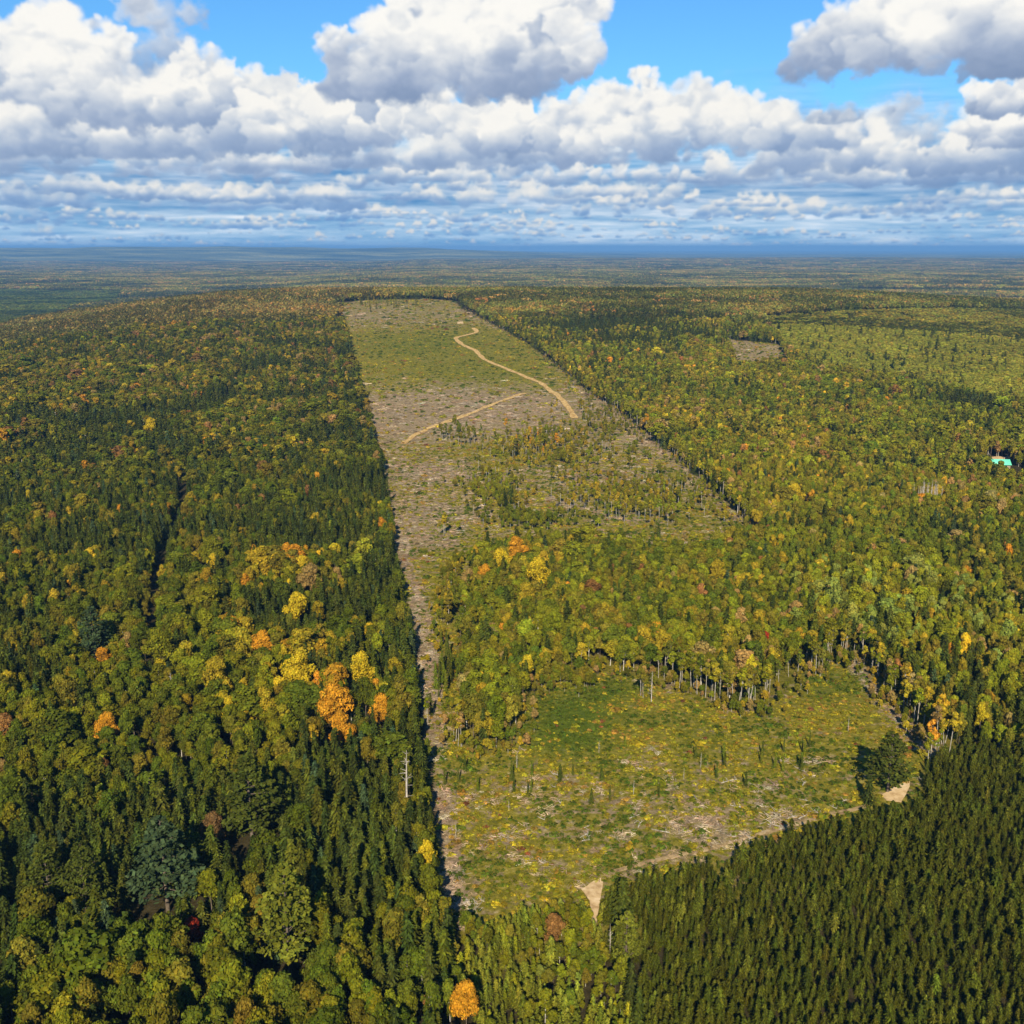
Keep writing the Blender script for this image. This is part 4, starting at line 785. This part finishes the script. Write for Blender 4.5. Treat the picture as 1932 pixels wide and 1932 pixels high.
pal = np.array([(.065, .088, .009), (.135, .135, .010), (.23, .19, .014), (.25, .15, .025), (.17, .065, .025), (.33, .26, .02)])
w = (cl - .5) * 10 + 2.1 + rngF.normal(0, 1.1, q) - 2.2 * gr[isb]; ti = w.clip(0, 3.99).astype(int); ti = np.where(rr < .010, 4, np.where(rr > .982, 5, ti)); ti = np.where((ti == 3) & (rr > .35), 2, ti)
sb = rngF.lognormal(-.28, .38, q) * Bg[isb]
scatter('undergrowth', ['bush'], cvt(isb), np.c_[0 * sb, 0 * sb, rngF.uniform(0, 6.28, q)], np.c_[sb * 1.15, sb * 1.15, sb * .8], rngF.integers(0, 6, q), nojit(pal[ti], rngF, .18), 'green, yellow and rusty low growth covering the cut', 'undergrowth')
q = int(isl.sum()); sl = rngF.lognormal(-.1, .35, q) * Bg[isl] ** .8; wt = np.array([(.30, .225, .16), (.26, .18, .11), (.40, .33, .25), (.18, .125, .085)])[rngF.choice(4, q, p=[.4, .25, .17, .18])]
scatter('logging_debris', ['slash'], cvt(isl), np.c_[0 * sl, 0 * sl, rngF.uniform(0, 6.28, q)], np.c_[sl, sl, sl * .8], rngF.integers(0, 6, q), nojit(wt, rngF, .2), 'grey-brown branches and slash strewn over the cut', 'debris')
print('growth', int(isb.sum()), 'slash', q)

# ---------------------------------------------------------------- felled logs, snags, cabin
def log_mesh(seed):
    rng = np.random.default_rng(seed); L = rng.uniform(1.8, 3.4); p = [tube((-L / 2, 0, .1), (0, .08, .12), .08, .07, 8), tube((0, .08, .12), (L / 2, -.05, .1), .07, .04, 8)]
    for k in range(5): a = rng.uniform(-L / 2, L / 2); p.append(tube((a, 0, .2), (a + rng.uniform(-.3, .5), rng.uniform(-.7, .7), rng.uniform(.3, .8)), .04, .015, 4))
    return merge(p)
logs = [mesh_obj('fallen_log', *log_mesh(900 + i), [BIRCH if i % 2 else GREYWOOD], link=False) for i in range(4)]
lp = [(1595 - i * 13 + rngF.normal() * 5, 1515 + i * 4.2 + rngF.normal() * 5) for i in range(16)] + [(1190 + rngF.normal() * 60, 1560 + rngF.normal() * 25) for _ in range(8)] + [(860 + i * 12, 1710 - i * 3) for i in range(5)] + [(900 + rngF.random() * 700, 1450 + rngF.random() * 130) for _ in range(18)] + [(740 + rngF.random() * 60, 960 + rngF.random() * 80) for _ in range(8)]
for i, (a, b) in enumerate(lp):
    x, y = at(a, b)
    if not inside(CUT, np.array([x]), np.array([y]))[0]: continue
    o = logs[i % 4].copy(); o.name = 'fallen_log'; col.objects.link(o); o.location = (x, y, float(terrain(x, y))); o.rotation_euler = (0, rngF.normal() * .06, rngF.uniform(0, 3.14)); o.scale = [rngF.uniform(.8, 1.4)] * 3
    w = 'in the pale windrow along the near edge of the field' if i < 16 else ('beside the bare strip at the left edge' if i >= 47 else 'lying in the low growth of the near field')
    tag(o, ('bleached' if (i % 4) % 2 else 'grey') + ' felled log ' + w, 'log', 'felled logs ' + w)
for i, (a, b, h) in enumerate([(975, 1450, 4.5), (960, 1530, 3), (1322, 1448, 4), (1195, 1500, 4), (1040, 940, 7), (1290, 1470, 3), (860, 1580, 3.5), (1600, 1380, 4), (1130, 1420, 3.5)]):
    x, y = at(a, b); tree_object('dead_tree', 'dead', i, x, y, float(terrain(x, y)), i * 2.1, h / 12 * .9, h / 12, (1, 1, 1), 'short bare snag standing alone in the open cut', 'dead tree', 'snags in the open cut')
# grey leafless clump in the right woods
for i in range(22):
    x = GREYP[0] + rngF.uniform(-6.5, 6.5); y = GREYP[1] + rngF.uniform(-4, 4); tree_object('dead_tree', 'dead', i, x, y, float(terrain(x, y)), i * 2.1, .75, .95 + rngF.random() * .3, (1, 1, 1), 'bare pale grey tree in the leafless clump amid the right woods', 'dead tree', 'leafless grey clump in the right woods')

def cabin():
    x, y = HUT; z = float(terrain(x, y)); e = bpy.data.objects.new('cabin', None); col.objects.link(e); e.location = (x, y, z); e.rotation_euler = (0, 0, RAD(-6)); tag(e, 'small cabin with a bright mint green metal roof among the right woods', 'cabin')
    def bx(x0, x1, y0, y1, z0, z1):
        V = [(a, b, c) for c in (z0, z1) for b in (y0, y1) for a in (x0, x1)]; return np.array(V, float), np.array([(0, 2, 3, 1), (4, 5, 7, 6), (0, 1, 5, 4), (2, 6, 7, 3), (0, 4, 6, 2), (1, 3, 7, 5)])
    def mat(n, c, r=.6):
        m, nt = newmat(n); g = NT(nt); tc = g.n('TexCoord'); nz = g.noise(tc.outputs['Object'], 1.4, 4); b = g.n('BsdfPrincipled'); g.l(g.mix(g.map_range(nz, .3, .7), tuple(v * .72 for v in c), c), b.inputs['Base Color']); b.inputs['Roughness'].default_value = r; o = g.n('OutputMaterial'); g.l(b.outputs[0], o.inputs[0]); return m
    wood = mat('cabin_board', (.30, .22, .14)); roofm = mat('mint_roof_metal', (.14, .62, .42), .45); dk = mat('window_glass', (.03, .035, .04), .15); tr = mat('cabin_trim', (.6, .57, .5))
    L, D, H = 5.4, 3.2, 2.5
    V, F = bx(-L, L, -D, D, -.4, H); V2 = np.array([(-L, -D, H), (-L, D, H), (-L, 0, H + 2.1), (L, -D, H), (L, D, H), (L, 0, H + 2.1)]); w = mesh_obj('wall', np.r_[V, V2].tolist(), F.tolist() + [(8, 9, 10), (11, 13, 12)], [wood], e)
    R = []; t = .14
    for s in (-1, 1): R.append((np.array([(-L - .5, 0, H + 2.25), (L + .5, 0, H + 2.25), (L + .5, s * (D + .6), H - .25), (-L - .5, s * (D + .6), H - .25), (-L - .5, 0, H + 2.25 - t), (L + .5, 0, H + 2.25 - t), (L + .5, s * (D + .6), H - .25 - t), (-L - .5, s * (D + .6), H - .25 - t)]), np.array([(0, 1, 2, 3), (7, 6, 5, 4), (0, 3, 7, 4), (1, 5, 6, 2), (3, 2, 6, 7)])))
    for k in range(19):
        xx = -L - .4 + k * (2 * L + .8) / 18
        for s in (-1, 1): R.append((np.array([(xx - .03, 0, H + 2.30), (xx + .03, 0, H + 2.30), (xx + .03, s * (D + .6), H - .20), (xx - .03, s * (D + .6), H - .20), (xx - .03, 0, H + 2.26), (xx + .03, 0, H + 2.26), (xx + .03, s * (D + .6), H - .24), (xx - .03, s * (D + .6), H - .24)]), np.array([(0, 1, 2, 3), (0, 3, 7, 4), (1, 5, 6, 2), (3, 2, 6, 7), (0, 4, 5, 1)])))
    roof = mesh_obj('roof', *merge(R), [roofm], e)
    mesh_obj('chimney', *bx(2.8, 3.4, .6, 1.2, H + 1.0, H + 3.1), [wood], roof)
    mesh_obj('door', *bx(-.5, .5, -D - .06, -D - .003, 0, 2.05), [tr], e)
    for a in (-3.2, 2.4): f = mesh_obj('window', *bx(a, a + 1.3, -D - .07, -D - .003, .95, 2.0), [tr], e); mesh_obj('pane', *bx(a + .1, a + 1.2, -D - .09, -D - .072, 1.05, 1.9), [dk], f)
cabin()
